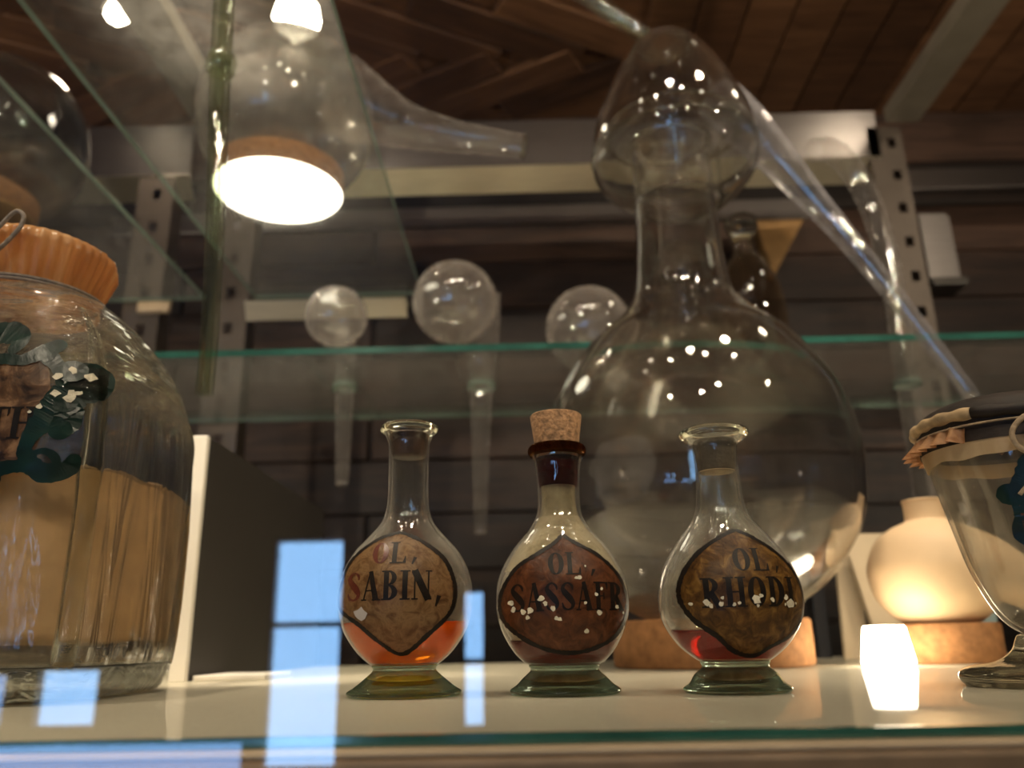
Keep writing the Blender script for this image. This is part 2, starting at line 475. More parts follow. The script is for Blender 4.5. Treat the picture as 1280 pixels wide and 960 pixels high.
def lathe(name, prof, mat, parent=None, seg=64, close=False, axis=None, loc=None, wob=0.0):
    """prof: (r, z) list; close joins last to first (a wall with thickness); r=0 ends become poles"""
    bm = bmesh.new()
    rings = []
    for r, z in prof:
        if r <= 1e-6:
            rings.append([bm.verts.new((0, 0, z))])
        else:
            ring = []
            for k in range(seg):
                a = 2 * PI * k / seg
                rr = r
                if wob:
                    rr = r * (1 + wob * noise.noise((math.cos(a) * 1.5, math.sin(a) * 1.5, z * 40)))
                ring.append(bm.verts.new((rr * math.cos(a), rr * math.sin(a), z)))
            rings.append(ring)
    pairs = list(zip(rings, rings[1:]))
    if close:
        pairs.append((rings[-1], rings[0]))
    for a, b in pairs:
        if len(a) == 1 and len(b) == 1:
            continue
        for k in range(seg):
            k2 = (k + 1) % seg
            if len(a) == 1:
                bm.faces.new((a[0], b[k], b[k2]))
            elif len(b) == 1:
                bm.faces.new((a[k], b[0], a[k2]))
            else:
                bm.faces.new((a[k], b[k], b[k2], a[k2]))
    if axis:
        z = Vector((0, 0, 1)).rotation_difference(Vector(axis))
        bmesh.ops.rotate(bm, verts=bm.verts, cent=(0, 0, 0), matrix=z.to_matrix())
    return obj(name, bm, mat, parent, True, loc)


def tube_bm(bm, pts, radii, seg=12, cap=True):
    pts = [Vector(p) for p in pts]
    n = len(pts)
    prev = None
    rings = []
    for i, p in enumerate(pts):
        t = (pts[min(i + 1, n - 1)] - pts[max(i - 1, 0)]).normalized()
        if prev is None:
            up = Vector((0, 0, 1)) if abs(t.z) < 0.9 else Vector((0, 1, 0))
            u = t.cross(up).normalized()
        else:
            u = (prev - t * prev.dot(t)).normalized()
        prev = u
        v = t.cross(u)
        r = radii[i] if isinstance(radii, (list, tuple)) else radii
        rings.append([bm.verts.new(p + (u * math.cos(2 * PI * k / seg) + v * math.sin(2 * PI * k / seg)) * r) for k in range(seg)])
    for a, b in zip(rings, rings[1:]):
        for k in range(seg):
            bm.faces.new((a[k], b[k], b[(k + 1) % seg], a[(k + 1) % seg]))
    if cap:
        bm.faces.new(rings[0])
        bm.faces.new(rings[-1])


def tube(name, ctrl, mat, parent=None, seg=16, n=6, cap=True):
    """ctrl: (x, y, z, r) control points"""
    c = catmull(ctrl, n)
    bm = bmesh.new()
    tube_bm(bm, [p[:3] for p in c], [max(p[3], 1e-4) for p in c], seg, cap)
    return obj(name, bm, mat, parent, True)


def shell(name, prof, wall, mat, parent=None, seg=96, loc=None, wob=0.0):
    """blown vessel: prof (r, z) runs from the bottom pole up to the mouth (or top pole); the wall has real thickness"""
    inner = []
    n = len(prof)
    for i, (r, z_) in enumerate(prof):
        ra, za = prof[max(i - 1, 0)]
        rb, zb = prof[min(i + 1, n - 1)]
        dr, dz = rb - ra, zb - za
        l = math.hypot(dr, dz) or 1
        inner.append((max(r - wall * dz / l, 0.0) if r > 1e-6 else 0.0, z_ + wall * dr / l))
    return lathe(name, list(prof) + inner[::-1], mat, parent, seg, prof[0][0] > 1e-6, None, loc, wob)


def tube_shell(name, ctrl, wall, mat, parent=None, seg=28, n=8):
    """open glass tube whose wall has thickness"""
    c = catmull(ctrl, n)
    bm = bmesh.new()
    tube_bm(bm, [p[:3] for p in c], [p[3] for p in c], seg, False)
    k = len(bm.verts)
    tube_bm(bm, [p[:3] for p in c], [max(p[3] - wall, p[3] * 0.35) for p in c], seg, False)
    bm.verts.ensure_lookup_table()
    vs = list(bm.verts)
    for base in (0, k - seg):
        for q in range(seg):
            q2 = (q + 1) % seg
            bm.faces.new((vs[base + q], vs[base + q2], vs[k + base + q2], vs[k + base + q]))
    return obj(name, bm, mat, parent, True)


# ---------------------------------------------------------------- the room
def plank(name, mat, parent, mesh_cache={}, size=(1, 1, 1), loc=(0, 0, 0), rz=0.0):
    key = (tuple(round(s, 4) for s in size), mat.name)
    if key not in mesh_cache:
        bm = bmesh.new()
        sx, sy, sz = size
        box_bm(bm, -sx / 2, sx / 2, -sy / 2, sy / 2, -sz / 2, sz / 2)
        bmesh.ops.bevel(bm, geom=bm.edges[:], offset=0.002, segments=1, affect='EDGES')
        me = bpy.data.meshes.new(name)
        bm.to_mesh(me)
        bm.free()
        me.materials.append(mat)
        mesh_cache[key] = me
    o = bpy.data.objects.new(name, mesh_cache[key])
    COL.objects.link(o)
    o.parent = parent
    o.location = loc
    o.rotation_euler = (0, 0, rz)
    return o


ZC, YB, FZ = 1.25, 1.75, -1.10
struct(box('floor', -3.2, 3.2, -3.7, 1.9, FZ - 0.05, FZ, M['floorboards']))
wb = struct(box('wall_back', -3.2, 3.2, YB + 0.02, YB + 0.12, FZ, ZC + 0.1, M['wall_wood']))
ce = struct(box('ceiling', -3.2, 3.2, -3.7, YB + 0.1, ZC + 0.02, ZC + 0.1, M['ceiling_wood']))
struct(box('wall_left', -3.3, -3.2, -3.7, 1.9, FZ, ZC + 0.1, M['plaster']))
struct(box('wall_right', 3.2, 3.3, -3.7, 1.9, FZ, ZC + 0.1, M['plaster']))

# horizontal boards on the back wall
z = -0.42
row = 0
while z < ZC - 0.01:
    h = 0.118
    xs = -3.19 + (row % 2) * 0.45
    while xs < 2.0:
        plank('plank', M['wall_wood'], wb, size=(2.39, 0.018, h - 0.004),
              loc=(xs + 1.2, YB + 0.010 + random.uniform(-0.002, 0.002), z + h / 2))
        xs += 2.4
    z += h
    row += 1
# ceiling: a chevron field on the left, straight boards on the right
ang = math.atan(0.53)
pw_ = 0.085
pitch = pw_ / math.sin(ang)
L = 0.34 / math.cos(ang)
for k in range(-9, 2):
    tipx = 0.136 + k * pitch
    for sgn in (1, -1):
        for ln in range(1):
            cx = tipx - 0.5 * L * math.cos(ang)
            cy = 1.515 + sgn * 0.5 * L * math.sin(ang)
            plank('plank', M['ceiling_wood'], ce, size=(L, pw_ - 0.004, 0.02),
                  loc=(cx, cy, ZC + 0.008 + random.uniform(-0.003, 0.003)), rz=-sgn * ang)
x = 0.33
while x < 1.7:
    plank('plank', M['ceiling_wood'], ce, size=(0.096, 1.2, 0.02), loc=(x, 1.15, ZC + 0.012 + random.uniform(-0.003, 0.003)))
    x += 0.10
for k in range(22):
    plank('plank', M['ceiling_wood'], ce, size=(0.096, 0.56, 0.02), loc=(-1.8 + k * 0.1, 1.05, ZC + 0.012 + random.uniform(-0.003, 0.003)))

# wall behind the viewer, with its windows (they mirror in the case pane)
WY = -3.6
wins = [  # name, x0, x1, z0, z1, glazing bars, glass
    ('window_1', -1.22, -0.86, -0.52, 0.53, (0.118,), 'day_a'),
    ('window_2', -2.29, -1.97, -0.33, -0.045, (), 'day_a'),
    ('window_3', -0.315, -0.19, -0.36, 0.275, (-0.06,), 'day_a'),
    ('window_4', -2.95, -1.28, -0.62, -0.37, (), 'day_b'),
    ('window_5', -2.80, -2.40, -0.33, -0.06, (), 'day_b'),
]
gx = sorted({-3.2, 3.2} | {q for a in wins for q in a[1:3]})
gz = sorted({FZ, ZC + 0.1} | {q for a in wins for q in a[3:5]})
wf = bmesh.new()
for xa, xb in zip(gx, gx[1:]):
    for za, zb in zip(gz, gz[1:]):
        mx_, mz_ = (xa + xb) / 2, (za + zb) / 2
        if not any(a[1] < mx_ < a[2] and a[3] < mz_ < a[4] for a in wins):
            box_bm(wf, xa, xb, WY - 0.1, WY, za, zb)
struct(obj('wall_front', wf, M['plaster']))
for name, x0, x1, z0, z1, mul, mt in wins:
    bm = bmesh.new()
    t = 0.02
    box_bm(bm, x0, x0 + t, WY - 0.06, WY + 0.01, z0, z1)
    box_bm(bm, x1 - t, x1, WY - 0.06, WY + 0.01, z0, z1)
    box_bm(bm, x0 + t, x1 - t, WY - 0.06, WY + 0.01, z0, z0 + t)
    box_bm(bm, x0 + t, x1 - t, WY - 0.06, WY + 0.01, z1 - t, z1)
    for q in mul:
        box_bm(bm, x0 + t, x1 - t, WY - 0.06, WY + 0.005, q - 0.012, q + 0.012)
    wo = struct(obj(name, bm, M['window_frame']))
    zs = [z0 + t] + [q for q in mul] + [z1 - t]
    for a, b in zip(zs, zs[1:]):
        box('pane', x0 + t, x1 - t, WY - 0.05, WY - 0.045, a + 0.005, b - 0.005, M[mt], wo)

# ---------------------------------------------------------------- display case frame
fr = thing('display_case_frame', 'brushed steel display case frame with perforated uprights and top rails', 'display case', (0, 1.3, FZ))


def fbox(name, *a, **k):
    mat = k.get('mat', M['steel'])
    o = box(name, *a, mat, None, k.get('bevel', 0.0015))
    o.parent = fr
    o.matrix_parent_inverse = fr.matrix_world.inverted() if False else Matrix.Translation((0, -1.3, -FZ))
    return o


def fobj(name, bm, mat):
    o = obj(name, bm, mat, fr)
    o.matrix_parent_inverse = Matrix.Translation((0, -1.3, -FZ))
    return o


def angle_rail(name, x0, x1, y, z0, z1, depth):
    bm = bmesh.new()
    box_bm(bm, x0, x1, y, y + 0.004, z0, z1)
    o = fobj(name, bm, M['steel'])
    bm = bmesh.new()
    box_bm(bm, x0, x1, 0.0, depth, -0.003, 0.0, Matrix.Translation((0, y, z0)) @ Matrix.Rotation(R(-45), 4, 'X'))  # lip tilted to mirror the bright shelf and look lit
    c = obj('flange', bm, M['bright_steel'], o)
    return o


angle_rail('back_rail', -0.50, 0.66, 1.30, 0.850, 0.945, 0.050)
angle_rail('back_rail', -0.86, -0.60, 1.30, 0.850, 0.955, 0.050)
fbox('rear_rail', 0.80, 1.60, 1.60, 1.612, 0.955, 1.005)
fbox('rear_rail', -0.90, 0.66, 1.60, 1.612, 0.893, 0.940)
fbox('top_rail', -0.575, -0.510, 0.20, 1.295, 0.915, 0.945, mat=M['pale_strip'])
fbox('top_rail', 0.675, 0.735, 0.20, 1.295, 0.915, 0.945, mat=M['pale_strip'])


def upright(x0, x1, y, z0, z1, hx, mat):
    bm = bmesh.new()
    hw, hh = 0.0075, 0.010
    d = 0.004
    box_bm(bm, x0, hx - hw, y, y + d, z0, z1)
    box_bm(bm, hx + hw, x1, y, y + d, z0, z1)
    zz = z0
    while zz < z1:
        top = min(zz + 0.0662 - 2 * hh, z1)
        box_bm(bm, hx - hw, hx + hw, y, y + d, zz, top)
        zz += 0.0662
    box_bm(bm, x0, x0 + d, y + d, y + 0.045, z0, z1)
    box_bm(bm, x1 - d, x1, y + d, y + 0.045, z0, z1)
    return fobj('upright', bm, mat)


upright(-0.537, -0.472, 1.30, FZ, 0.85, -0.503, M['upright_paint'])
upright(-0.690, -0.625, 1.30, FZ, 0.85, -0.655, M['upright_paint'])
upright(0.640, 0.702, 1.30, FZ, 0.91, 0.682, M['upright_paint'])
# shelf bearers
bm = bmesh.new()
box_bm(bm, -0.466, -0.192, 0, 0.004, -0.034, 0.0, Matrix.Translation((0, 1.266, 0.580)) @ Matrix.Rotation(R(30), 4, 'X'))  # plate tilted to mirror the bright shelf and look lit
box_bm(bm, -0.466, -0.192, 1.270, 1.300, 0.576, 0.580)
fobj('bracket', bm, M['bright_steel'])
bm = bmesh.new()
box_bm(bm, 0.704, 0.752, 1.296, 1.306, 0.605, 0.728)
box_bm(bm, 0.704, 0.762, 1.306, 1.34, 0.605, 0.728)
fobj('bracket', bm, M['steel'])
fbox('bracket', 0.705, 0.765, 1.29, 1.345, 0.590, 0.604, mat=M['dark_steel'])
fbox('bracket', -0.66, -0.605, 1.29, 1.30, 0.575, 0.600, mat=M['ledge_lip'])
# the front ledge under the glass and the closed base
fbox('front_ledge', -1.2, 1.3, 0.2215, 0.232, -0.090, -0.0044, mat=M['ledge'])
fbox('ledge_lip', -1.2, 1.3, 0.2225, 0.232, -0.0043, -0.0027, mat=M['ledge_lip'], bevel=0.0006)
fbox('base_cabinet', -1.2, 1.3, 0.24, 1.0, FZ, -0.010, mat=M['grey_panel'])

pn = box('front_pane', -1.2, 1.4, 0.190, 0.196, -0.25, 0.912, M['pane'])
tag(pn, 'large clear front glass of the display case mirroring blue windows', 'glass pane')

# ---------------------------------------------------------------- shelves
sh = thing('base_shelf', 'white frosted glass shelf with green front edge carrying the three oil bottles', 'shelf', (0, 0.6, -0.0025))
o = box('plate', -1.2, 1.3, -0.364, 0.40, -0.0075, 0.0025, M['frosted'], sh)
o = box('edge', -1.2, 1.3, -0.368, -0.3642, -0.0001, 0.0025, M['shelf_edge'], sh)


def glass_shelf(name, label, x0, x1, y0, y1, z, t, edges, holes=()):
    s = thing(name, label, 'glass shelf', ((x0 + x1) / 2, (y0 + y1) / 2, z))
    inv = Matrix.Translation((-(x0 + x1) / 2, -(y0 + y1) / 2, -z))
    e = 0.0015
    bm = bmesh.new()
    # plate with real holes: strips around a square per hole, the square meets a circle
    xs = [x0 + e, x1 - e]
    hs = sorted(holes)
    cutx = [x0 + e]
    for hx, hy, hr in hs:
        cutx += [hx - hr * 1.4, hx + hr * 1.4]
    cutx.append(x1 - e)
    for i in range(0, len(cutx) - 1, 2):
        box_bm(bm, cutx[i], cutx[i + 1], y0 + e, y1 - e, z, z + t)
    for hx, hy, hr in hs:
        q = hr * 1.4
        box_bm(bm, hx - q, hx + q, y0 + e, hy - q, z, z + t)
        box_bm(bm, hx - q, hx + q, hy + q, y1 - e, z, z + t)
        n = 32
        ins = [(hx + hr * math.cos(2 * PI * k / n), hy + hr * math.sin(2 * PI * k / n)) for k in range(n)]
        outs = []
        for k in range(n):
            c, s_ = math.cos(2 * PI * k / n), math.sin(2 * PI * k / n)
            f = q / max(abs(c), abs(s_))
            outs.append((hx + c * f, hy + s_ * f))
        for zz in (z, z + t):
            vi = [bm.verts.new((*p_, zz)) for p_ in ins]
            vo = [bm.verts.new((*p_, zz)) for p_ in outs]
            for k in range(n):
                bm.faces.new((vi[k], vi[(k + 1) % n], vo[(k + 1) % n], vo[k]))
    o = obj('plate', bm, M['shelf_glass'], s, loc=None)
    o.matrix_parent_inverse = inv
    for hx, hy, hr in hs:
        pr = [(hr, z), (hr + 0.0012, z - 0.0004), (hr + 0.0012, z + t + 0.0004), (hr, z + t)]
        o = lathe('hole_rim', pr, M['shelf_edge_pale'], s, 32, True)
        o.matrix_parent_inverse = inv
        o.location = (hx, hy, 0)
    for side in edges:
        a = {'f': (x0, x1, y0, y0 + e), 'b': (x0, x1, y1 - e, y1), 'l': (x0, x0 + e, y0 + e, y1 - e), 'r': (x1 - e, x1, y0 + e, y1 - e)}[side]
        o = box('edge', *a, z, z + t, M['shelf_edge'] if side == 'f' else M['shelf_edge_pale'], s)
        o.matrix_parent_inverse = inv
    return s


SZ = 0.367
glass_shelf('glass_shelf', 'long clear glass shelf with green edge behind the big flask', -0.62, 1.30, 0.95, 1.262, SZ, 0.008, 'fblr',
            [(-0.251, 1.10, 0.016), (-0.058, 1.11, 0.019), (0.561, 1.147, 0.018)])
UZ = 0.582
glass_shelf('glass_shelf', 'narrow clear glass shelf high above under the lying retort and glowing disc', -0.447, -0.165, 0.555, 1.262, UZ, 0.006, 'fblr')
glass_shelf('glass_shelf', 'clear glass shelf of the neighbouring bay at the far left', -1.05, -0.53, 0.30, 1.262, UZ, 0.006, 'fblr')

# ---------------------------------------------------------------- lamps
def spot_lamp(i, label):
    (x, y, z), aim, watts, cone = LAMPS[i]
    d = (Vector(aim) - Vector((x, y, z))).normalized()
    t = thing('spot_lamp', label, 'lamp', (x, y, z), 'ceiling spot lamps')
    q = Vector((0, 0, 1)).rotation_difference(-d)
    t.rotation_euler = (0, 0, 0)
    hood = lathe('hood', [(0.0, 0.075), (0.020, 0.073), (0.024, 0.06), (0.027, 0.012), (0.026, 0.0), (0.0235, 0.0), (0.0235, 0.012), (0.0, 0.016)], M['dark_steel'], t, 32)
    hood.rotation_mode = 'QUATERNION'
    hood.rotation_quaternion = q
    if i < 2:      # these two carry a faceted glass drop
        lens = lathe('lens', [(r_ * (1.0, 0.6)[i], z_ * (1.0, 0.6)[i]) for r_, z_ in ((0.0, -0.060), (0.012, -0.046), (0.036, -0.022), (0.030, 0.010), (0.0, 0.012))], M['lamp_glow'], t, 7)
    else:
        lens = lathe('lens', [(0.0, 0.006), (0.019, 0.005), (0.0195, 0.011), (0.0, 0.012)], M['lamp_glow'], t, 8)
    lens.rotation_mode = 'QUATERNION'
    lens.rotation_quaternion = q
    top = q @ Vector((0, 0, 0.073))
    bm = bmesh.new()
    tube_bm(bm, [top, Vector((top.x, top.y, (ZC + 0.002 if d.z < 0.2 else FZ) - z))], 0.005, 10)
    obj('stem', bm, M['dark_steel'], t, True)
    ld = bpy.data.lights.new('spot_light', 'SPOT')
    ld.energy = watts
    ld.color = WARM
    ld.spot_size = R(cone)
    ld.spot_blend = 0.6
    ld.shadow_soft_size = 0.028 if i < 12 else 0.018
    lo = bpy.data.objects.new('spot_light', ld)
    COL.objects.link(lo)
    lo.location = Vector((x, y, z)) + d * (0.065 if i < 2 else 0.006)
    lo.rotation_mode = 'QUATERNION'
    lo.rotation_quaternion = d.to_track_quat('-Z', 'Y')
    return t


LL = ['bright spot lamp above the narrow upper shelf and lying retort', 'bright spot lamp at the top left by the steel rail',
      'spot lamp over the square jar, above the picture', 'spot lamp over the three bottles, above the picture',
      'spot lamp over the stoneware retort, above the picture', 'track lamp behind the viewer to one side of the square jar',
      'track lamp straight behind the viewer', 'track lamp behind the viewer on the goblet side', 'spot lamp over the alembic beak, above the picture',
      'floor uplighter of the room on the jar side, outside the picture', 'floor uplighter of the room on the goblet side, outside the picture',
      'narrow track lamp behind the viewer aimed at the three bottles', 'small lamp of the front row above the square jar', 'small lamp of the front row next to the jar lamp', 'small lamp of the front row above the red-brown bottle',
      'small lamp of the front row above the goblet', 'small lamp of the front row beyond the goblet']
for i, l in enumerate(LL):
    spot_lamp(i, l)

# frosted lamp cup glowing on the base shelf
lc = thing('lamp_cup', 'glowing white lamp cup on the shelf in front of the stoneware retort', 'lamp', (0.275, 0.665, 0))
lathe('cup', [(0, 0.0), (0.0185, 0.0), (0.0195, 0.003), (0.0155, 0.028), (0.0145, 0.0295), (0, 0.0300)], M['cup_glow'], lc, 40)

# ---------------------------------------------------------------- lettering
def ribbon(pts, widths):
    out = []
    n = len(pts)
    L_, R_ = [], []
    for i in range(n):
        ax, ay = pts[max(i - 1, 0)]
        bx, by = pts[min(i + 1, n - 1)]
        dx, dy = bx - ax, by - ay
        l = math.hypot(dx, dy) or 1
        nx, ny = -dy / l, dx / l
        w_ = widths[i] / 2
        L_.append((pts[i][0] + nx * w_, pts[i][1] + ny * w_))
        R_.append((pts[i][0] - nx * w_, pts[i][1] - ny * w_))
    for i in range(n - 1):
        out.append([L_[i], L_[i + 1], R_[i + 1], R_[i]])
    return out


def line(x0, y0, x1, y1, w0, w1=None, n=6):
    w1 = w0 if w1 is None else w1
    return ribbon([(x0 + (x1 - x0) * k / n, y0 + (y1 - y0) * k / n) for k in range(n + 1)], [w0 + (w1 - w0) * k / n for k in range(n + 1)])


def arc(cx, cy, rx, ry, irx, iry, a0, a1, ox=0.0, n=20):
    """crescent between two ellipses"""
    out = []
    for k in range(n):
        q = []
        for t, (a, b, o_) in ((k, (rx, ry, 0)), (k + 1, (rx, ry, 0)), (k + 1, (irx, iry, ox)), (k, (irx, iry, ox))):
            th = R(a0 + (a1 - a0) * t / n)
            q.append((cx + o_ + a * math.cos(th), cy + b * math.sin(th)))
        out.append(q)
    return out


def stem(x, wd=0.2, y0=0.0, y1=1.0, serif=0.09):
    s = line(x, y0, x, y1, wd)
    if serif:
        for yy in (y0 + 0.02, y1 - 0.02):
            s += line(x - wd / 2 - serif, yy, x + wd / 2 + serif, yy, 0.05, n=4)
    return s


def curve(pts, n=5):
    c = catmull(pts, n)
    return ribbon([p[:2] for p in c], [max(p[2], 0.02) for p in c])


GL = {
    'O': (arc(0.37, 0.5, 0.35, 0.5, 0.13, 0.44, 0, 360, n=36), 0.78),
    'L': (stem(0.2) + line(0.2, 0.025, 0.62, 0.025, 0.05) + line(0.62, 0.0, 0.66, 0.32, 0.14, 0.03), 0.72),
    'S': (curve([(0.55, 0.72, 0.05), (0.52, 0.86, 0.10), (0.36, 0.965, 0.06), (0.19, 0.90, 0.10), (0.13, 0.74, 0.19), (0.28, 0.56, 0.24), (0.46, 0.38, 0.24),
                 (0.55, 0.22, 0.17), (0.48, 0.08, 0.10), (0.32, 0.03, 0.06), (0.15, 0.10, 0.10), (0.09, 0.27, 0.05)]), 0.68),
    'A': (line(0.10, 0, 0.36, 1.0, 0.06) + line(0.60, 0, 0.36, 1.0, 0.23, 0.17) + line(0.18, 0.33, 0.52, 0.33, 0.05)
          + line(0.0, 0.02, 0.22, 0.02, 0.05) + line(0.44, 0.02, 0.78, 0.02, 0.05), 0.80),
    'B': (stem(0.2) + arc(0.28, 0.75, 0.32, 0.25, 0.13, 0.20, -90, 90) + arc(0.28, 0.26, 0.36, 0.26, 0.14, 0.20, -90, 90), 0.72),
    'I': (stem(0.2), 0.42),
    'N': (stem(0.15, 0.06, 0, 1, 0.09) + line(0.13, 1.0, 0.66, 0.0, 0.26) + stem(0.66, 0.06, 0, 1, 0.09), 0.86),
    'H': (stem(0.2) + stem(0.64) + line(0.2, 0.5, 0.64, 0.5, 0.05), 0.86),
    'D': (stem(0.2) + arc(0.26, 0.5, 0.46, 0.5, 0.22, 0.44, -90, 90, n=28), 0.82),
    'F': (stem(0.2) + line(0.2, 0.975, 0.6, 0.975, 0.05) + line(0.6, 1.0, 0.62, 0.72, 0.14, 0.03) + line(0.2, 0.5, 0.46, 0.5, 0.05) + line(0.46, 0.62, 0.46, 0.38, 0.06), 0.68),
    'R': (stem(0.2) + arc(0.28, 0.74, 0.33, 0.26, 0.13, 0.20, -90, 90) + line(0.34, 0.5, 0.62, 0.0, 0.22) + line(0.52, 0.02, 0.78, 0.02, 0.05), 0.80),
    'T': (stem(0.36) + line(0.02, 0.97, 0.70, 0.97, 0.06) + line(0.03, 1.0, 0.05, 0.70, 0.10, 0.03) + line(0.69, 1.0, 0.67, 0.70, 0.10, 0.03), 0.74),
    ',': (line(0.17, 0.20, 0.04, -0.26, 0.16, 0.06), 0.3),
    '.': (arc(0.12, 0.10, 0.10, 0.10, 0.01, 0.01, 0, 360, n=12), 0.3),
}


def word_quads(word, u0, u1, v0, h):
    """quads of a word squeezed to run from u0 to u1"""
    tot = sum(GL[c][1] for c in word)
    k = (u1 - u0) / tot
    res = []
    x_ = u0
    for c in word:
        qs, adv = GL[c]
        res.append((c, [[(x_ + px * k, v0 + py * h) for px, py in q] for q in qs]))
        x_ += adv * k
    return res


def mapped(name, quads, fn, eps, mat, parent, split=1):
    bm = bmesh.new()
    for q in quads:
        vs = [bm.verts.new(fn(u, v, eps)) for u, v in q]
        try:
            bm.faces.new(vs)
        except ValueError:
            pass
    bmesh.ops.remove_doubles(bm, verts=bm.verts, dist=1e-6)
    o = obj(name, bm, mat, parent, normals=False)
    return o


# ---------------------------------------------------------------- the three oil bottles
def bottle(name, label, loc, H, outer, neck_top, lip, level, bowl_z, label_poly, words, mats, tilt, chips):
    """outer: (z, r) from bowl bottom to lip"""
    t = thing(name, label, 'bottle', loc, 'small footed oil bottles')
    prof = catmull([(r, z) for z, r in outer], 6)

    def rad(z):
        for (r0, z0), (r1, z1) in zip(prof, prof[1:]):
            if z0 <= z <= z1:
                return r0 + (r1 - r0) * (z - z0) / max(z1 - z0, 1e-9)
        return prof[0][0] if z < prof[0][1] else prof[-1][0]

    def surf(u, v, eps):
        r = rad(v)
        slope = (rad(v + 0.0005) - rad(v - 0.0005)) / 0.001
        k = 1 / math.hypot(1, slope)
        s_ = max(-0.985, min(0.985, u / r))
        ph = math.asin(s_) + tilt
        rr = r + eps * k
        return (rr * math.sin(ph), -rr * math.cos(ph), v - eps * k * slope)

    body = shell('glass_body', [(0.0, prof[0][1])] + prof, 0.0017, M['bottle'], t, 72, wob=0.004)
    wall = 0.0016
    inn = [(max(r - wall, 0.001), max(z, prof[0][1] + 0.0025)) for r, z in prof]
    if mats['inner']:
        lathe('inner_film', [(r - 0.0004, z_ + 0.0004) for r, z_ in inn], mats['inner'], body, 72)
    # foot: flared solid glass
    b = prof[0][1]
    fo = mats['foot']
    lathe('foot', catmull([(0.0, b - 0.0004), (mats['waist'], b + 0.0005), (mats['waist'] + 0.0004, b - 0.0022), (mats['waist'] + 0.004, b - 0.0055), (fo * 0.88, 0.0042), (fo, 0.0022), (fo * 0.985, 0.0006), (fo * 0.92, 0.0)], 5)
          + [(fo * 0.80, 0.0), (fo * 0.5, 0.0018), (0.0, 0.0028)], M['foot_green'], t, 72)
    # rim
    lathe('lip', [(lip[0] + lip[1] * math.cos(a), neck_top + lip[2] * math.sin(a)) for a in [2 * PI * k / 14 for k in range(14)]], mats['lip'], t, 64, True)
    # liquid
    lp = [(r - 0.0014, max(z, b + 0.0012)) for r, z in prof if z < level]
    lr = rad(level) - 0.0014
    lathe('liquid', [(0.0, b + 0.0010)] + lp + [(lr, level), (lr * 0.97, level - 0.0004), (0.0, level - 0.0004)], mats['oil'], t, 72)
    # painted label: patch, border, words
    n = len(label_poly)
    lab = catmull(label_poly + [label_poly[0]], 5)
    us = [p_[0] for p_ in lab]
    vs_ = [p_[1] for p_ in lab]
    v0, v1 = min(vs_), max(vs_)
    NR, NC = 40, 36
    bm = bmesh.new()
    rows = []
    for i in range(NR + 1):
        v = v0 + (v1 - v0) * (0.002 + 0.996 * i / NR)
        xs = []
        for (a, b_), (c, d) in zip(lab, lab[1:]):
            if (b_ - v) * (d - v) < 0:
                xs.append(a + (c - a) * (v - b_) / (d - b_))
        if len(xs) < 2:
            continue
        a, c = min(xs), max(xs)
        rows.append([bm.verts.new(surf(a + (c - a) * j / NC, v, 0.00022)) for j in range(NC + 1)])
    for r0, r1 in zip(rows, rows[1:]):
        for j in range(NC):
            bm.faces.new((r0[j], r0[j + 1], r1[j + 1], r1[j]))
    lb = obj('label', bm, mats['label'], t, True, normals=False)
    lb['label'] = mats['label_text']
    rnd = random.Random(sum(map(ord, label)))
    fine = []
    for i in range(len(lab) - 1):
        for k in range(4):
            fine.append((lab[i][0] + (lab[i + 1][0] - lab[i][0]) * k / 4, lab[i][1] + (lab[i + 1][1] - lab[i][1]) * k / 4))
    fine.append(fine[0])
    mapped('label_border', ribbon(fine, [0.0016 * rnd.uniform(0.8, 1.35) for _ in fine]), surf, 0.0004, M['ink'], lb)
    for word, u0, u1, vv, h, reds in words:
        for i, (ch, qs) in enumerate(word_quads(word, u0, u1, vv, h)):
            sub = []
            for q in qs:
                sub.append(q)
            mapped('letter', sub, surf, 0.00042, M['ink_red'] if i in reds else M['ink'], lb)
    for u, v, r in chips:
        nn = 9
        ring = [(u + r * rnd.uniform(0.6, 1.25) * math.cos(2 * PI * k / nn), v + r * rnd.uniform(0.6, 1.2) * math.sin(2 * PI * k / nn)) for k in range(nn)]
        mapped('paint_chip', [[(u, v), ring[k], ring[(k + 1) % nn]] for k in range(nn)], surf, 0.0006, mats['chip'], lb)
    return t, rad, body


def cork(t, z0, z1, r0, r1, mat, under=None):
    o = lathe('stopper', [(0.0, z0), (r0 * 0.97, z0), (r0, z0 + 0.0006), (r1, z1 - 0.0008), (r1 * 0.95, z1), (0.0, z1 + 0.0004)], mat, t, 40, wob=0.02)
    if under:
        lathe('stopper_end', [(0.0, z0 - 0.0004), (r0 * 0.97, z0 - 0.0004), (r0 * 0.97, z0 - 0.0001), (0.0, z0 - 0.0001)], under, o, 40)
    return o


def diamond(uc, vt, vb, ul, ur, vm, k=0.62, top_dip=0.10):
    """pointed shield outline: point on top, broad sides, point below"""
    h1, h2 = vt - vm, vm - vb
    return [(uc, vt), (uc + (ur - uc) * 0.34, vt - h1 * (0.22 + top_dip)), (uc + (ur - uc) * 0.80, vm + h1 * 0.36), (ur, vm - h2 * 0.02), (uc + (ur - uc) * 0.90, vm - h2 * 0.38),
            (uc + (ur - uc) * 0.45, vb + h2 * 0.30), (uc, vb), (uc - (uc - ul) * 0.45, vb + h2 * 0.30), (uc - (uc - ul) * 0.92, vm - h2 * 0.36), (ul, vm),
            (uc - (uc - ul) * 0.82, vm + h1 * 0.38), (uc - (uc - ul) * 0.34, vt - h1 * (0.20 + top_dip))]


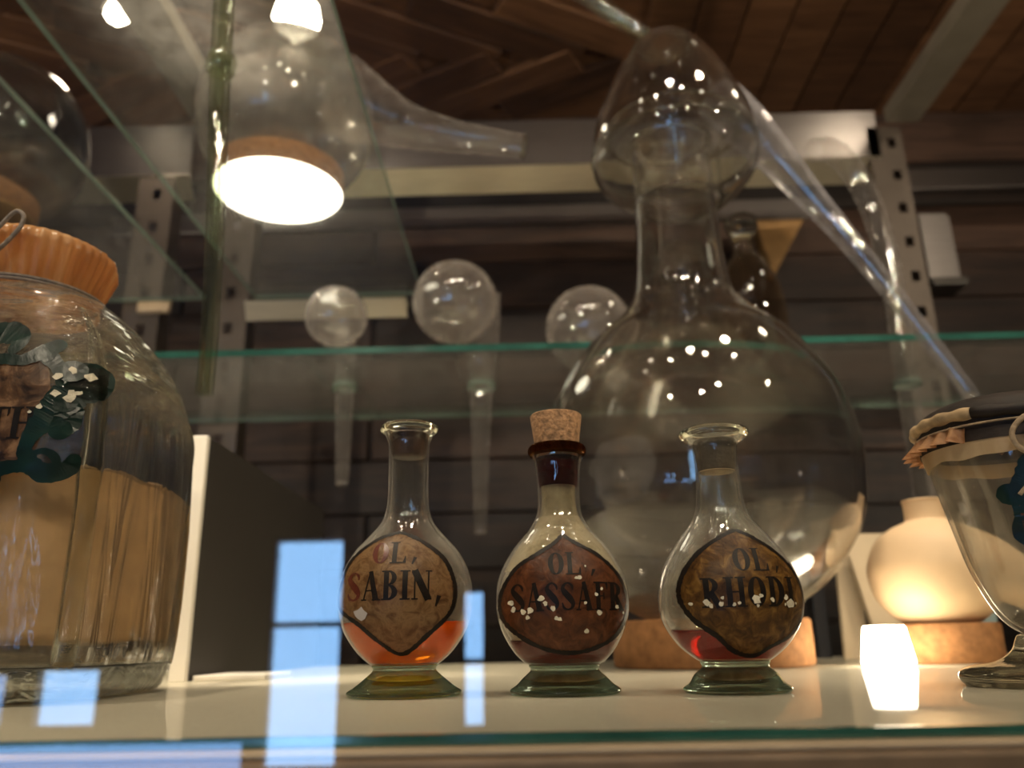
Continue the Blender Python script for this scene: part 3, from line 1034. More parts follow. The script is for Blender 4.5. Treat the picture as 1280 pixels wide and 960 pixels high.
body1 = [(0.0135, 0.0140), (0.0150, 0.0172), (0.0212, 0.0236), (0.0319, 0.0300), (0.0447, 0.0318), (0.0559, 0.0298), (0.0653, 0.0248), (0.0730, 0.0179), (0.0800, 0.0124),
         (0.0885, 0.0102), (0.1005, 0.0099), (0.1167, 0.0101), (0.1215, 0.0113), (0.1250, 0.0128)]
t1, rad1, b1 = bottle('oil_bottle', 'small glass bottle with bright orange oil and tan SABIN label', (-0.0575, 0.40, 0), 0.13, body1, 0.1262, (0.0126, 0.0020, 0.0021), 0.0325, 0.0135,
                      [(-0.0008, 0.0722), (0.0085, 0.0680), (0.0190, 0.0600), (0.0238, 0.0500), (0.0242, 0.0420), (0.0215, 0.0350), (0.0130, 0.0270), (0.0020, 0.0190),
                       (-0.0070, 0.0232), (-0.0175, 0.0315), (-0.0285, 0.0395), (-0.0275, 0.0500), (-0.0230, 0.0605), (-0.0110, 0.0690)],
                      [('OL', -0.0125, 0.0035, 0.0573, 0.0098, (0,)), (',', 0.0055, 0.0085, 0.0585, 0.0070, ()), ('SABIN', -0.0240, 0.0155, 0.0415, 0.0125, (0,)), (',', 0.0158, 0.0192, 0.0412, 0.0100, ())],
                      dict(inner=None, foot=0.0262, waist=0.0142, lip=M['lip_glass'], oil=M['oil_orange'], label=M['label_tan'], chip=M['chip_pale'],
                           label_text='worn tan label lettered OL, SABIN,'), 0.02, [(-0.0165, 0.0362, 0.0030)])
cork(t1, 0.1120, 0.1238, 0.0086, 0.0100, M['cork_dark'])
lathe('residue', catmull([(0, 0.0085), (0.010, 0.0088), (0.013, 0.0070), (0.015, 0.0055), (0.010, 0.0048), (0, 0.0045)], 4), M['residue_amber'], t1, 40)

body2 = [(0.0125, 0.0150), (0.0140, 0.0185), (0.0199, 0.0240), (0.0305, 0.0295), (0.0412, 0.0310), (0.0522, 0.0294), (0.0633, 0.0235), (0.0700, 0.0180), (0.0746, 0.0142),
         (0.0823, 0.0106), (0.0932, 0.0102), (0.1040, 0.0110), (0.1085, 0.0120), (0.1110, 0.0124)]
t2, rad2, b2 = bottle('oil_bottle', 'small glass bottle with tall cork, cream film inside and red-brown SASSAFR label', (0.0163, 0.395, 0), 0.13, body2, 0.1122, (0.0122, 0.0022, 0.0028), 0.0235, 0.0125,
                      [(0.0000, 0.0688), (0.0050, 0.0650), (0.0150, 0.0595), (0.0240, 0.0510), (0.0283, 0.0410), (0.0270, 0.0320), (0.0200, 0.0235), (0.0060, 0.0185),
                       (-0.0080, 0.0195), (-0.0200, 0.0255), (-0.0275, 0.0330), (-0.0283, 0.0430), (-0.0215, 0.0540), (-0.0110, 0.0605), (-0.0045, 0.0645)],
                      [('OL', -0.0075, 0.0072, 0.0505, 0.0098, ()), (',', 0.0110, 0.0140, 0.0515, 0.0065, ()), ('SASSAFR', -0.0240, 0.0265, 0.0355, 0.0118, ()), ('.', 0.0265, 0.0285, 0.0360, 0.0110, ())],
                      dict(inner=M['cream_film'], foot=0.0250, waist=0.0152, lip=M['lip_dark'], oil=M['oil_brown'], label=M['label_red'], chip=M['chip'],
                           label_text='dark red-brown label lettered OL, SASSAFR.'), 0.02,
                      [(-0.0235, 0.0395, 0.0014), (-0.0225, 0.0365, 0.0012), (-0.0185, 0.0355, 0.0013), (-0.0155, 0.0360, 0.0016), (-0.0165, 0.0330, 0.0010), (-0.0108, 0.0405, 0.0014), (-0.0090, 0.0385, 0.0010),
                       (-0.0060, 0.0365, 0.0012), (-0.0045, 0.0325, 0.0009), (-0.0030, 0.0320, 0.0010), (0.0060, 0.0492, 0.0011), (0.0045, 0.0490, 0.0008), (0.0088, 0.0540, 0.0005), (0.0082, 0.0270, 0.0010), (0.0080, 0.0385, 0.0008),
                       (0.0130, 0.0420, 0.0009), (0.0140, 0.0345, 0.0011), (0.0155, 0.0445, 0.0007), (0.0225, 0.0370, 0.0009), (0.0255, 0.0345, 0.0006)])
o = cork(t2, 0.0990, 0.1305, 0.0088, 0.0129, M['cork'])
o['label'] = 'tall pale cork standing out of the neck'
lathe('neck_residue', [(0.0, 0.0945), (0.0094, 0.0945), (0.0100, 0.1040), (0.0106, 0.1085), (0.0, 0.1086)], M['oil_neck'], t2, 48)
lathe('residue', catmull([(0, 0.0078), (0.009, 0.0080), (0.013, 0.0064), (0.016, 0.0045), (0.010, 0.0040), (0, 0.0038)], 4), M['residue_brown'], t2, 40)

body3 = [(0.0130, 0.0138), (0.0142, 0.0170), (0.0205, 0.0245), (0.0300, 0.0304), (0.0410, 0.0320), (0.0517, 0.0297), (0.0607, 0.0248), (0.0680, 0.0196), (0.0754, 0.0138),
         (0.0829, 0.0112), (0.0982, 0.0101), (0.1098, 0.0104), (0.1125, 0.0122), (0.1150, 0.0142)]
t3, rad3, b3 = bottle('oil_bottle', 'small glass bottle with dark red oil and golden-brown RHODI label', (0.0915, 0.385, 0), 0.12, body3, 0.1165, (0.0142, 0.0023, 0.0023), 0.0265, 0.0130,
                      [(0.0010, 0.0682), (0.0075, 0.0648), (0.0180, 0.0575), (0.0255, 0.0490), (0.0285, 0.0395), (0.0270, 0.0310), (0.0200, 0.0235), (0.0110, 0.0195), (0.0035, 0.0158),
                       (-0.0050, 0.0180), (-0.0120, 0.0240), (-0.0210, 0.0310), (-0.0255, 0.0400), (-0.0235, 0.0490), (-0.0165, 0.0580), (-0.0070, 0.0645)],
                      [('OL', -0.0035, 0.0120, 0.0497, 0.0098, ()), (',', 0.0145, 0.0170, 0.0505, 0.0065, ()), ('RHODI', -0.0175, 0.0228, 0.0352, 0.0120, ())],
                      dict(inner=M['dusty_inner'], foot=0.0232, waist=0.0142, lip=M['lip_glass'], oil=M['oil_red'], label=M['label_gold'], chip=M['chip'],
                           label_text='golden-brown label lettered OL, RHODI'), -0.01,
                      [(-0.0155, 0.0372, 0.0014), (-0.0140, 0.0358, 0.0010), (-0.0095, 0.0390, 0.0008), (-0.0100, 0.0365, 0.0010), (-0.0050, 0.0362, 0.0008), (-0.0030, 0.0368, 0.0008), (0.0040, 0.0380, 0.0019), (0.0062, 0.0395, 0.0009),
                       (0.0110, 0.0378, 0.0010), (0.0175, 0.0388, 0.0011), (0.0195, 0.0362, 0.0019), (0.0168, 0.0360, 0.0006), (0.0225, 0.0365, 0.0006), (-0.0215, 0.0370, 0.0008), (0.0045, 0.0355, 0.0007)])
cork(t3, 0.0985, 0.1135, 0.0087, 0.0102, M['cork_grey'], M['cork_under'])
lathe('residue', catmull([(0, 0.0080), (0.008, 0.0082), (0.012, 0.0062), (0.014, 0.0045), (0.009, 0.0040), (0, 0.0038)], 4), M['residue_brown'], t3, 40)

# ---------------------------------------------------------------- square apothecary jar
JX, JY = -0.290, 0.440
HX, HY = 0.088, 0.072


def squarish(rows, seg=96):
    """rows: (z, scale 0..1 of half widths, exponent)"""
    bm = bmesh.new()
    rings = []
    for z_, s_, e in rows:
        ring = []
        for k in range(seg):
            a = 2 * PI * k / seg
            c, s2 = math.cos(a), math.sin(a)
            f = (abs(c) ** e + abs(s2) ** e) ** (-1 / e)
            hx, hy = HX * s_, HY * s_
            if s_ < 0.62:
                q = (0.62 - s_) / 0.25
                q = min(1, q)
                m_ = (HX + HY) / 2 * s_
                hx, hy = hx + (m_ - hx) * q, hy + (m_ - hy) * q
            ring.append(bm.verts.new((hx * f * c, hy * f * s2, z_)))
        rings.append(ring)
    for a, b in zip(rings, rings[1:]):
        for k in range(seg):
            bm.faces.new((a[k], b[k], b[(k + 1) % seg], a[(k + 1) % seg]))
    bm.faces.new(rings[0])
    return bm


jar = thing('apothecary_jar', 'large square glass jar of ochre powder with orange tied cover at the frame edge', 'jar', (JX, JY, 0))
JR = [(0.016, 0.985, 6), (0.03, 1.0, 6.5), (0.09, 1.0, 6.5), (0.130, 0.995, 6), (0.145, 0.985, 5.6)]
JS = [(0.145, 0.985, 5.6), (0.158, 0.965, 5), (0.172, 0.92, 4.4), (0.186, 0.84, 3.8), (0.198, 0.74, 3.2), (0.208, 0.63, 2.7), (0.215, 0.54, 2.3), (0.220, 0.47, 2), (0.230, 0.44, 2)]
JB = [(0.0005, 0.90, 5), (0.002, 0.94, 5.2), (0.008, 0.975, 5.6), (0.016, 0.985, 6)]


def dense(rows, n=5):
    return catmull(rows, n)


o = obj('glass_wall', squarish(dense(JR)), M['jar'], jar, True)
bmw = bmesh.new()
o.data.materials[0] = M['jar']
# the first face of squarish() caps the ring: take it off for open walls
for oo, rows, nm, mt in ((o, None, None, None),):
    me = oo.data
    b_ = bmesh.new()
    b_.from_mesh(me)
    big = [f_ for f_ in b_.faces if len(f_.verts) > 8]
    bmesh.ops.delete(b_, geom=big, context='FACES_ONLY')
    b_.to_mesh(me)
    b_.free()
sh_ = obj('glass_shoulder', squarish(dense(JS)), M['jar_shoulder'], jar, True)
b_ = bmesh.new()
b_.from_mesh(sh_.data)
bmesh.ops.delete(b_, geom=[f_ for f_ in b_.faces if len(f_.verts) > 8], context='FACES_ONLY')
b_.to_mesh(sh_.data)
b_.free()
bm = squarish(dense(JB))
top = [v for v in bm.verts if v.co.z > 0.0159]
# thick domed base
ctr = bm.verts.new((0, 0, 0.024))
ring = sorted(top, key=lambda v: math.atan2(v.co.y, v.co.x))
mid = [bm.verts.new((v.co.x * 0.93, v.co.y * 0.93, 0.018)) for v in ring]
for k in range(len(ring)):
    k2 = (k + 1) % len(ring)
    bm.faces.new((ring[k], ring[k2], mid[k2], mid[k]))
    bm.faces.new((mid[k], mid[k2], ctr))
obj('base', bm, M['jar_base'], jar, True)
# inner wall gives the glass its thickness
inn = squarish([(z_, s_ * 0.955, e) for z_, s_, e in dense(JR + JS[1:5])])
bmesh.ops.delete(inn, geom=[f_ for f_ in inn.faces if len(f_.verts) > 8], context='FACES_ONLY')
obj('inner_wall', inn, M['bottle_inner'], jar, True)
# thick glass standing in the corners
for a_ in (-40, 38, 142, 220):
    pts = []
    for z_, s_, e in dense(JR[0:] + JS[1:5], 3):
        c_, q_ = math.cos(R(a_)), math.sin(R(a_))
        f_ = (abs(c_) ** e + abs(q_) ** e) ** (-1 / e) * s_ * 0.955
        pts.append((HX * f_ * c_, HY * f_ * q_, z_, 0.0052 if z_ < 0.15 else 0.0052 * max(0.25, (0.205 - z_) / 0.055)))
    bm = bmesh.new()
    tube_bm(bm, [p_[:3] for p_ in pts], [p_[3] * (1 + 0.25 * noise.noise((a_, p_[2] * 60, 0))) for p_ in pts], 14)
    obj('corner_ridge', bm, M['lip_glass'], jar, True)
# pleated cover
bm = bmesh.new()
seg = 220
rings = []
for z_, r_, amp in [(0.214, 0.0385, 0.010), (0.218, 0.0375, 0.03), (0.224, 0.0385, 0.04), (0.233, 0.0420, 0.045), (0.241, 0.0450, 0.045), (0.246, 0.0445, 0.035), (0.250, 0.0400, 0.02), (0.252, 0.032, 0.012), (0.253, 0.018, 0.0)]:
    ring = []
    for k in range(seg):
        a = 2 * PI * k / seg
        rr = r_ * (1 + amp * (math.sin(44 * a + 1.7 * math.sin(3 * a)) * 0.5 + 0.4 * noise.noise((math.cos(a) * 6, math.sin(a) * 6, z_ * 6))))
        ring.append(bm.verts.new((rr * math.cos(a), rr * math.sin(a), z_ + (0.002 * noise.noise((a * 3, 1, 0)) if r_ > 0.042 else 0))))
    rings.append(ring)
for a, b in zip(rings, rings[1:]):
    for k in range(seg):
        bm.faces.new((a[k], b[k], b[(k + 1) % seg], a[(k + 1) % seg]))
bm.faces.new(rings[-1])
cv = obj('cover', bm, M['bladder'], jar, True)
cv['label'] = 'pleated orange-brown bladder cover'
bm = bmesh.new()
for zz in (0.2165, 0.2185):
    tube_bm(bm, [(0.0415 * math.cos(2 * PI * k / 48), 0.0415 * math.sin(2 * PI * k / 48), zz) for k in range(49)], 0.0011, 8, False)
c = catmull([(-0.010, -0.043, 0.2175), (-0.001, -0.0475, 0.2296), (0.011, -0.0495, 0.2440), (0.017, -0.0495, 0.2510), (0.0215, -0.0490, 0.2483), (0.0200, -0.0490, 0.2405), (0.010, -0.0480, 0.2288), (-0.004, -0.0450, 0.2195), (-0.010, -0.043, 0.2175)], 6)
tube_bm(bm, c, 0.0012, 8)
c = catmull([(-0.010, -0.043, 0.2175), (-0.018, -0.0475, 0.2304), (-0.030, -0.0450, 0.2389), (-0.034, -0.0430, 0.2327), (-0.022, -0.0440, 0.2218), (-0.010, -0.043, 0.2175)], 6)
tube_bm(bm, c, 0.0012, 8)
c = catmull([(-0.010, -0.043, 0.2175), (-0.006, -0.047, 0.2249), (0.0, -0.049, 0.2374), (0.003, -0.049, 0.2499)], 6)
tube_bm(bm, c, 0.0011, 8)
obj('string', bm, M['string'], jar, True)


def jar_surf(x_, z_, eps):
    """point on the front of the jar; x_ is world X"""
    s_, e = 1.0, 6.0
    rows = JR + JS[1:]
    for (z0, s0, e0), (z1, s1, e1) in zip(rows, rows[1:]):
        if z0 <= z_ <= z1:
            q = (z_ - z0) / (z1 - z0)
            s_, e = s0 + (s1 - s0) * q, e0 + (e1 - e0) * q
    dx = max(-0.97, min(0.97, (x_ - JX) / (HX * s_)))
    y_ = HY * s_ * (1 - abs(dx) ** e) ** (1 / e)
    return (x_ - JX, -y_ - eps, z_)


def blob_on(name, fn, strokes, mat, parent, eps):
    quads = []
    for pts in strokes:
        c = catmull(pts, 7)
        quads += ribbon([p_[:2] for p_ in c], [p_[2] * (1 + 0.22 * noise.noise((p_[0] * 400, p_[1] * 400, 5)) + 0.12 * noise.noise((p_[0] * 1500, p_[1] * 1500, 5))) for p_ in c])
        for e_ in (0, -1):
            u, v, wd = c[e_]
            ring = [(u + wd / 2 * math.cos(2 * PI * k / 12), v + wd / 2 * math.sin(2 * PI * k / 12)) for k in range(12)]
            quads += [[(u, v), ring[k], ring[(k + 1) % 12]] for k in range(12)]
    return mapped(name, quads, fn, eps, mat, parent)


def mirror(strokes, xc):
    return strokes + [[(2 * xc - p_[0], p_[1], p_[2]) for p_ in s_] for s_ in strokes]


CX = -0.262
cart = [
    [(-0.2620, 0.1745, 0.010), (-0.2540, 0.1740, 0.013), (-0.2465, 0.1700, 0.010), (-0.2480, 0.1640, 0.006)],
    [(-0.2620, 0.1590, 0.006), (-0.2500, 0.1585, 0.006), (-0.2420, 0.1580, 0.006), (-0.2340, 0.1625, 0.009), (-0.2290, 0.1665, 0.008)],
    [(-0.2320, 0.1610, 0.008), (-0.2265, 0.1560, 0.007), (-0.2230, 0.1520, 0.007)],
    [(-0.2195, 0.1530, 0.012), (-0.2150, 0.1500, 0.020), (-0.2165, 0.1430, 0.018), (-0.2215, 0.1350, 0.015), (-0.2265, 0.1270, 0.012), (-0.2310, 0.1190, 0.008), (-0.2330, 0.1110, 0.006)],
    [(-0.2190, 0.1360, 0.010), (-0.2165, 0.1290, 0.011), (-0.2190, 0.1225, 0.010)],
    [(-0.2330, 0.1130, 0.006), (-0.2290, 0.1060, 0.009), (-0.2220, 0.1015, 0.009), (-0.2140, 0.1040, 0.008), (-0.2120, 0.1090, 0.005)],
    [(-0.2300, 0.1100, 0.003), (-0.2240, 0.1120, 0.003), (-0.2190, 0.1090, 0.004), (-0.2180, 0.1040, 0.003)],
    [(-0.2620, 0.1000, 0.010), (-0.2500, 0.1010, 0.010), (-0.2400, 0.1040, 0.007), (-0.2310, 0.1050, 0.006)],
    [(-0.2620, 0.0940, 0.008), (-0.2500, 0.0950, 0.007), (-0.2430, 0.0985, 0.005)],
]
quads = []
xl, xr = -0.302, -0.2262
for i in range(16):
    for j in range(16):
        def pt(a, b):
            v = 0.104 + (0.158 - 0.104) * b
            hw = (xr - CX) * (1 - 0.16 * abs(2 * b - 1) ** 3)
            return (CX + hw * (2 * a - 1), v)
        quads.append([pt(i / 16, j / 16), pt((i + 1) / 16, j / 16), pt((i + 1) / 16, (j + 1) / 16), pt(i / 16, (j + 1) / 16)])
lb = mapped('label', quads, jar_surf, 0.0005, M['label_umber'], jar)
lb['label'] = 'scratched brown painted label with black letters'
for i, (ch, qs) in enumerate(word_quads('TH', -0.2530, -0.2290, 0.1180, 0.0155)):
    mapped('letter', qs, jar_surf, 0.0009, M['ink'], lb)
o = blob_on('cartouche', jar_surf, mirror(cart, CX), M['green_paint'], jar, 0.0011)
o['label'] = 'dark green scrolled frame painted round the label'
rnd = random.Random(4)
for u, v, r in [(-0.2190, 0.1535, 0.0020), (-0.2125, 0.1510, 0.0024), (-0.2245, 0.1495, 0.0022), (-0.2235, 0.1405, 0.0022), (-0.2170, 0.1395, 0.0030), (-0.2145, 0.1415, 0.0018), (-0.2290, 0.1335, 0.0015), (-0.2330, 0.1310, 0.0010)]:
    ring = [(u + r * rnd.uniform(0.5, 1.2) * math.cos(2 * PI * k / 9), v + r * rnd.uniform(0.5, 1.2) * math.sin(2 * PI * k / 9)) for k in range(9)]
    mapped('paint_chip', [[(u, v), ring[k], ring[(k + 1) % 9]] for k in range(9)], jar_surf, 0.0015, M['chip'], o)

# the powder inside
bm = squarish(dense([(0.0265, 0.85, 3.0), (0.031, 0.900, 3.3), (0.06, 0.905, 3.4), (0.104, 0.902, 3.4), (0.109, 0.885, 3.2), (0.1115, 0.60, 3), (0.1125, 0.2, 2)]), 96)
bm.faces.new([v for v in bm.verts][-96:])
for v in bm.verts:
    if v.co.z > 0.106:
        v.co.z += 0.004 * noise.noise((v.co.x * 30, v.co.y * 30, 3))
    if v.co.z < 0.03:
        v.co.z += 0.003 * noise.noise((v.co.x * 25, v.co.y * 25, 9))
pd = obj('ochre_powder', bm, M['powder'], None, True, loc=(JX, JY, 0))
tag(pd, 'ochre powder filling the lower half of the square jar', 'powder', kind='stuff')

# ---------------------------------------------------------------- footed goblet jar on the other side
GX, GY = 0.2335, 0.390
gb = thing('goblet_jar', 'conical footed glass jar with hide cover and green painted crest', 'jar', (GX, GY, 0))
gp = catmull([(0.0, 0.0215), (0.009, 0.0225), (0.016, 0.0280), (0.0215, 0.0380), (0.0262, 0.0520), (0.0300, 0.0700), (0.0335, 0.0880), (0.0365, 0.1040), (0.0375, 0.1080)], 6)
shell('glass_bowl', gp, 0.0020, M['goblet'], gb, 96)
lathe('foot', catmull([(0.0, 0.0218), (0.010, 0.0222), (0.0125, 0.0200), (0.0150, 0.0150), (0.022, 0.0105), (0.033, 0.0085), (0.0375, 0.0060), (0.0380, 0.0030), (0.0355, 0.0)], 5) + [(0.030, 0.0), (0.012, 0.004), (0.0, 0.005)], M['foot_clear'], gb, 96)


def gob_surf(u, v, eps):
    r = 0.03
    for (r0, z0), (r1, z1) in zip(gp, gp[1:]):
        if z0 <= v <= z1:
            r = r0 + (r1 - r0) * (v - z0) / max(z1 - z0, 1e-9)
    ph = max(-1.5, min(1.5, u / r)) - 0.53
    return ((r + eps) * math.sin(ph), -(r + eps) * math.cos(ph), v)


crest = [[(-0.0130, 0.0850, 0.004), (-0.0110, 0.0868, 0.006), (-0.0070, 0.0850, 0.006), (-0.0060, 0.0760, 0.007), (-0.0075, 0.0690, 0.008), (-0.0040, 0.0640, 0.006)],
         [(-0.0120, 0.0835, 0.004), (-0.0100, 0.0825, 0.004)],
         [(-0.0070, 0.0870, 0.005), (-0.0030, 0.0930, 0.007), (0.0, 0.0975, 0.009)],
         [(-0.0065, 0.0560, 0.003), (-0.0040, 0.0575, 0.006), (0.0, 0.0560, 0.007)],
         [(-0.0020, 0.0640, 0.005), (0.0, 0.0600, 0.006)]]
crest = [[(p_[0] + 0.0065, p_[1] - 0.004, p_[2]) for p_ in s_] for s_ in crest]
o = blob_on('crest', gob_surf, mirror(crest, 0.0085), M['green_paint'], gb, 0.0006)
o['label'] = 'dark green scrolled crest painted on the glass'
qs = [[(0.0085 + 0.0090 * (2 * a - 1), 0.062 + 0.026 * b) for a, b in ((i / 8, j / 8), ((i + 1) / 8, j / 8), ((i + 1) / 8, (j + 1) / 8), (i / 8, (j + 1) / 8))] for i in range(8) for j in range(8)]
mapped('label', qs, gob_surf, 0.0004, M['label_red'], gb)
# cover: hide cap, rolled rim, frill, parchment band
CT = Matrix.Rotation(R(-4), 4, 'Y')
o = lathe('cover', catmull([(0.0384, 0.1062), (0.0385, 0.1120), (0.0392, 0.1180), (0.0385, 0.1215), (0.034, 0.1260), (0.022, 0.1300), (0.0, 0.1315)], 5), M['hide'], gb, 72, wob=0.015)
o['label'] = 'dark brown hide cover'
for a0, a1, mt_ in ((120, 222, 'roll'), (222, 480, 'hide')):
    bm = bmesh.new()
    N = 48
    pts, rad_ = [], []
    for k in range(N + 1):
        a = R(a0 + (a1 - a0) * k / N)
        rr = 0.0388 + 0.0008 * noise.noise((math.cos(a) * 5, math.sin(a) * 5, 0))
        pts.append((rr * math.cos(a), rr * math.sin(a), 0.1180 + 0.0012 * math.sin(a * 2 + 1)))
        rad_.append(0.0028 * (1 + 0.14 * math.sin(a * 22)))
    tube_bm(bm, pts, rad_, 12, True)
    o = obj('rolled_rim', bm, M[mt_], gb, True)
    if mt_ == 'roll':
        o['label'] = 'tan rolled rim of the cover'
bm = bmesh.new()
seg = 180
rings = []
for z_, r_, amp in [(0.1135, 0.0392, 0.02), (0.1100, 0.0412, 0.05), (0.1065, 0.0432, 0.09)]:
    rings.append([bm.verts.new(((r_ * (1 + amp * math.sin(31 * 2 * PI * k / seg + 2 * math.sin(4 * PI * k / seg)))) * math.cos(2 * PI * k / seg),
                                (r_ * (1 + amp * math.sin(31 * 2 * PI * k / seg + 2 * math.sin(4 * PI * k / seg)))) * math.sin(2 * PI * k / seg),
                                z_ + 0.0016 * noise.noise((k * 0.2, z_, 1)))) for k in range(seg)])
for a, b in zip(rings, rings[1:]):
    for k in range(seg):
        th = 360 * k / seg
        if 215 < th < 330:
            continue
        bm.faces.new((a[k], b[k], b[(k + 1) % seg], a[(k + 1) % seg]))
obj('frill', bm, M['frill'], gb, True)
bm = bmesh.new()
rings = []
for z_, r_ in [(0.1070, 0.0380), (0.1035, 0.0374), (0.0995, 0.0365)]:
    rings.append([bm.verts.new((r_ * math.cos(2 * PI * k / 72), r_ * math.sin(2 * PI * k / 72), z_ + (0.0025 * noise.noise((k * 0.25, 2, 2)) if z_ < 0.104 else 0))) for k in range(72)])
for a, b in zip(rings, rings[1:]):
    for k in range(72):
        bm.faces.new((a[k], b[k], b[(k + 1) % 72], a[(k + 1) % 72]))
obj('parchment_band', bm, M['parchment'], gb, True)
# twine with loop and loose end
bm = bmesh.new()
tube_bm(bm, [(0.0397 * math.cos(2 * PI * k / 60), 0.0397 * math.sin(2 * PI * k / 60), 0.1135) for k in range(61)], 0.0005, 8, False)


def rimpt(x_, z_, off):
    x_ -= GX
    r = 0.0402
    return (x_, -math.sqrt(max(r * r - x_ * x_, 0)) - off, z_)


kn = rimpt(0.2330, 0.1135, 0.001)
c = catmull([kn, rimpt(0.2270, 0.1145, 0.004), rimpt(0.2180, 0.1125, 0.005), rimpt(0.2130, 0.1060, 0.005), rimpt(0.2150, 0.0990, 0.004), rimpt(0.2220, 0.0965, 0.004), rimpt(0.2290, 0.1010, 0.004), kn], 7)
tube_bm(bm, c, 0.0012, 8)
c = catmull([kn, rimpt(0.2310, 0.1040, 0.003), rimpt(0.2270, 0.0960, 0.004), rimpt(0.2190, 0.0880, 0.005), rimpt(0.2110, 0.0790, 0.006)], 7)
tube_bm(bm, c, 0.0009, 8)
c = catmull([kn, rimpt(0.2400, 0.1145, 0.004), rimpt(0.2480, 0.1100, 0.004), rimpt(0.2470, 0.1010, 0.004), rimpt(0.2390, 0.1030, 0.003), kn], 7)
tube_bm(bm, c, 0.0012, 8)
obj('twine', bm, M['string_tan'], gb, True)

# ---------------------------------------------------------------- alembic: cork ring, flask, head with beak
FX, FY = 0.158, 0.735
rg = lathe('cork_ring', [(0.052, 0.002), (0.054, 0.0), (0.080, 0.0), (0.083, 0.002), (0.083, 0.036), (0.081, 0.038), (0.062, 0.038), (0.052, 0.030)], M['cork_ring'], None, 72, True, loc=(FX - 0.002, FY, 0))
tag(rg, 'wide cork ring under the big round flask behind the bottles', 'cork ring', 'cork rings')
fl = thing('round_flask', 'large round-bottomed glass flask with tall neck on the wide cork ring', 'flask', (FX, FY, 0.030))
fp = catmull([(0.0, 0.0285), (0.045, 0.0365), (0.0801, 0.0520), (0.1106, 0.0790), (0.1330, 0.1158), (0.1400, 0.1513), (0.1395, 0.1880), (0.1285, 0.2336), (0.0978, 0.2833), (0.0690, 0.3110), (0.0515, 0.3320), (0.0450, 0.3550), (0.0412, 0.3981), (0.0395, 0.4425), (0.0388, 0.4720), (0.0385, 0.5050), (0.0400, 0.5070)], 8)
fp = [(r, z_ - 0.030) for r, z_ in fp]
shell('glass_body', fp, 0.0028, M['lab'], fl, 128)
# whitish dried mark on the glass, seen left of the third bottle
def flask_surf(u, v, eps):
    r = 0.1
    for (r0, z0), (r1, z1) in zip(fp, fp[1:]):
        if z0 <= v <= z1:
            r = r0 + (r1 - r0) * (v - z0) / max(z1 - z0, 1e-9)
    r += eps
    return (u, -math.sqrt(max(r * r - u * u, 1e-9)), v)


quads = []
for k in range(36):
    for j in range(6):
        q = []
        for kk, jj in ((k, j), (k + 1, j), (k + 1, j + 1), (k, j + 1)):
            a = 2 * PI * kk / 36
            rr = (0.002 + 0.024 * jj / 6) * (1 + 0.22 * noise.noise((math.cos(a) * 2, math.sin(a) * 2, 1)))
            q.append((-0.082 + rr * math.cos(a) * 0.9, 0.118 + rr * math.sin(a)))
        quads.append(q)
o = mapped('dried_mark', quads, flask_surf, 0.0006, M['mark'], fl)
o['label'] = 'round whitish dried mark on the flask'
hd = thing('alembic_head', 'domed glass still head with long slanting beak set on the flask neck', 'still head', (FX + 0.004, FY, 0.44))
hp = catmull([(0.0420, 0.0), (0.0445, 0.0010), (0.0589, 0.0117), (0.0792, 0.0347), (0.0848, 0.0581), (0.0785, 0.0962), (0.0600, 0.1451), (0.0385, 0.1830), (0.0200, 0.2010), (0.0, 0.2035)], 7)
dome = shell('dome', hp, 0.0028, M['lab'], hd, 96)
lathe('inner_collar', catmull([(0.0435, 0.0), (0.0440, 0.030), (0.0460, 0.060), (0.0530, 0.078), (0.0640, 0.083), (0.0745, 0.080)], 6), M['bottle_inner'], hd, 80)
for nm, rr, zz, tr_ in (('rim_bead', 0.0842, 0.0560, 0.0016), ('collar_bead', 0.0680, 0.0828, 0.0022), ('crown_ring', 0.0260, 0.1925, 0.0024)):  # rings on rim and collar added to draw bright highlight lines
    lathe(nm, [(rr + tr_ * math.cos(2 * PI * k / 12), zz + tr_ * math.sin(2 * PI * k / 12)) for k in range(12)], M['lip_glass'], hd, 80, True)
lathe('knob', [(0.012, 0.1985), (0.026, 0.1945), (0.030, 0.1925), (0.026, 0.1915), (0.012, 0.1950), (0.0, 0.1955)], M['lab'], hd, 48)
tube_shell('beak', [(0.050, 0, 0.128, 0.0235), (0.074, -0.001, 0.094, 0.0240), (0.100, -0.002, 0.055, 0.0200), (0.130, -0.004, 0.005, 0.0145), (0.160, -0.006, -0.045, 0.0110), (0.205, -0.008, -0.125, 0.0085), (0.250, -0.010, -0.212, 0.0072)], 0.0024, M['lab_beak'], hd)

# ---------------------------------------------------------------- buff stoneware retort on its cork ring
QX, QY = 0.345, 0.715
rg = lathe('cork_ring', [(0.020, 0.002), (0.022, 0.0), (0.040, 0.0), (0.042, 0.002), (0.0425, 0.029), (0.041, 0.031), (0.028, 0.031), (0.020, 0.026)], M['cork_ring'], None, 64, True, loc=(QX, QY, 0))
tag(rg, 'small cork ring under the buff stoneware retort', 'cork ring', 'cork rings')
rt = thing('stoneware_retort', 'buff matte stoneware retort with short neck and side spout on the small cork ring', 'retort', (QX, QY, 0.027))
rp = catmull([(0.0, 0.0), (0.018, 0.001), (0.034, 0.008), (0.0480, 0.0240), (0.0525, 0.0430), (0.0510, 0.0560), (0.0435, 0.0720), (0.0300, 0.0830), (0.0185, 0.0880), (0.0162, 0.0920), (0.0162, 0.1040), (0.0170, 0.1065), (0.0150, 0.1070), (0.0140, 0.1040), (0.0140, 0.090)], 6)
rp = [(r, z_) for r, z_ in rp]
lathe('belly', rp, M['stoneware'], rt, 72)
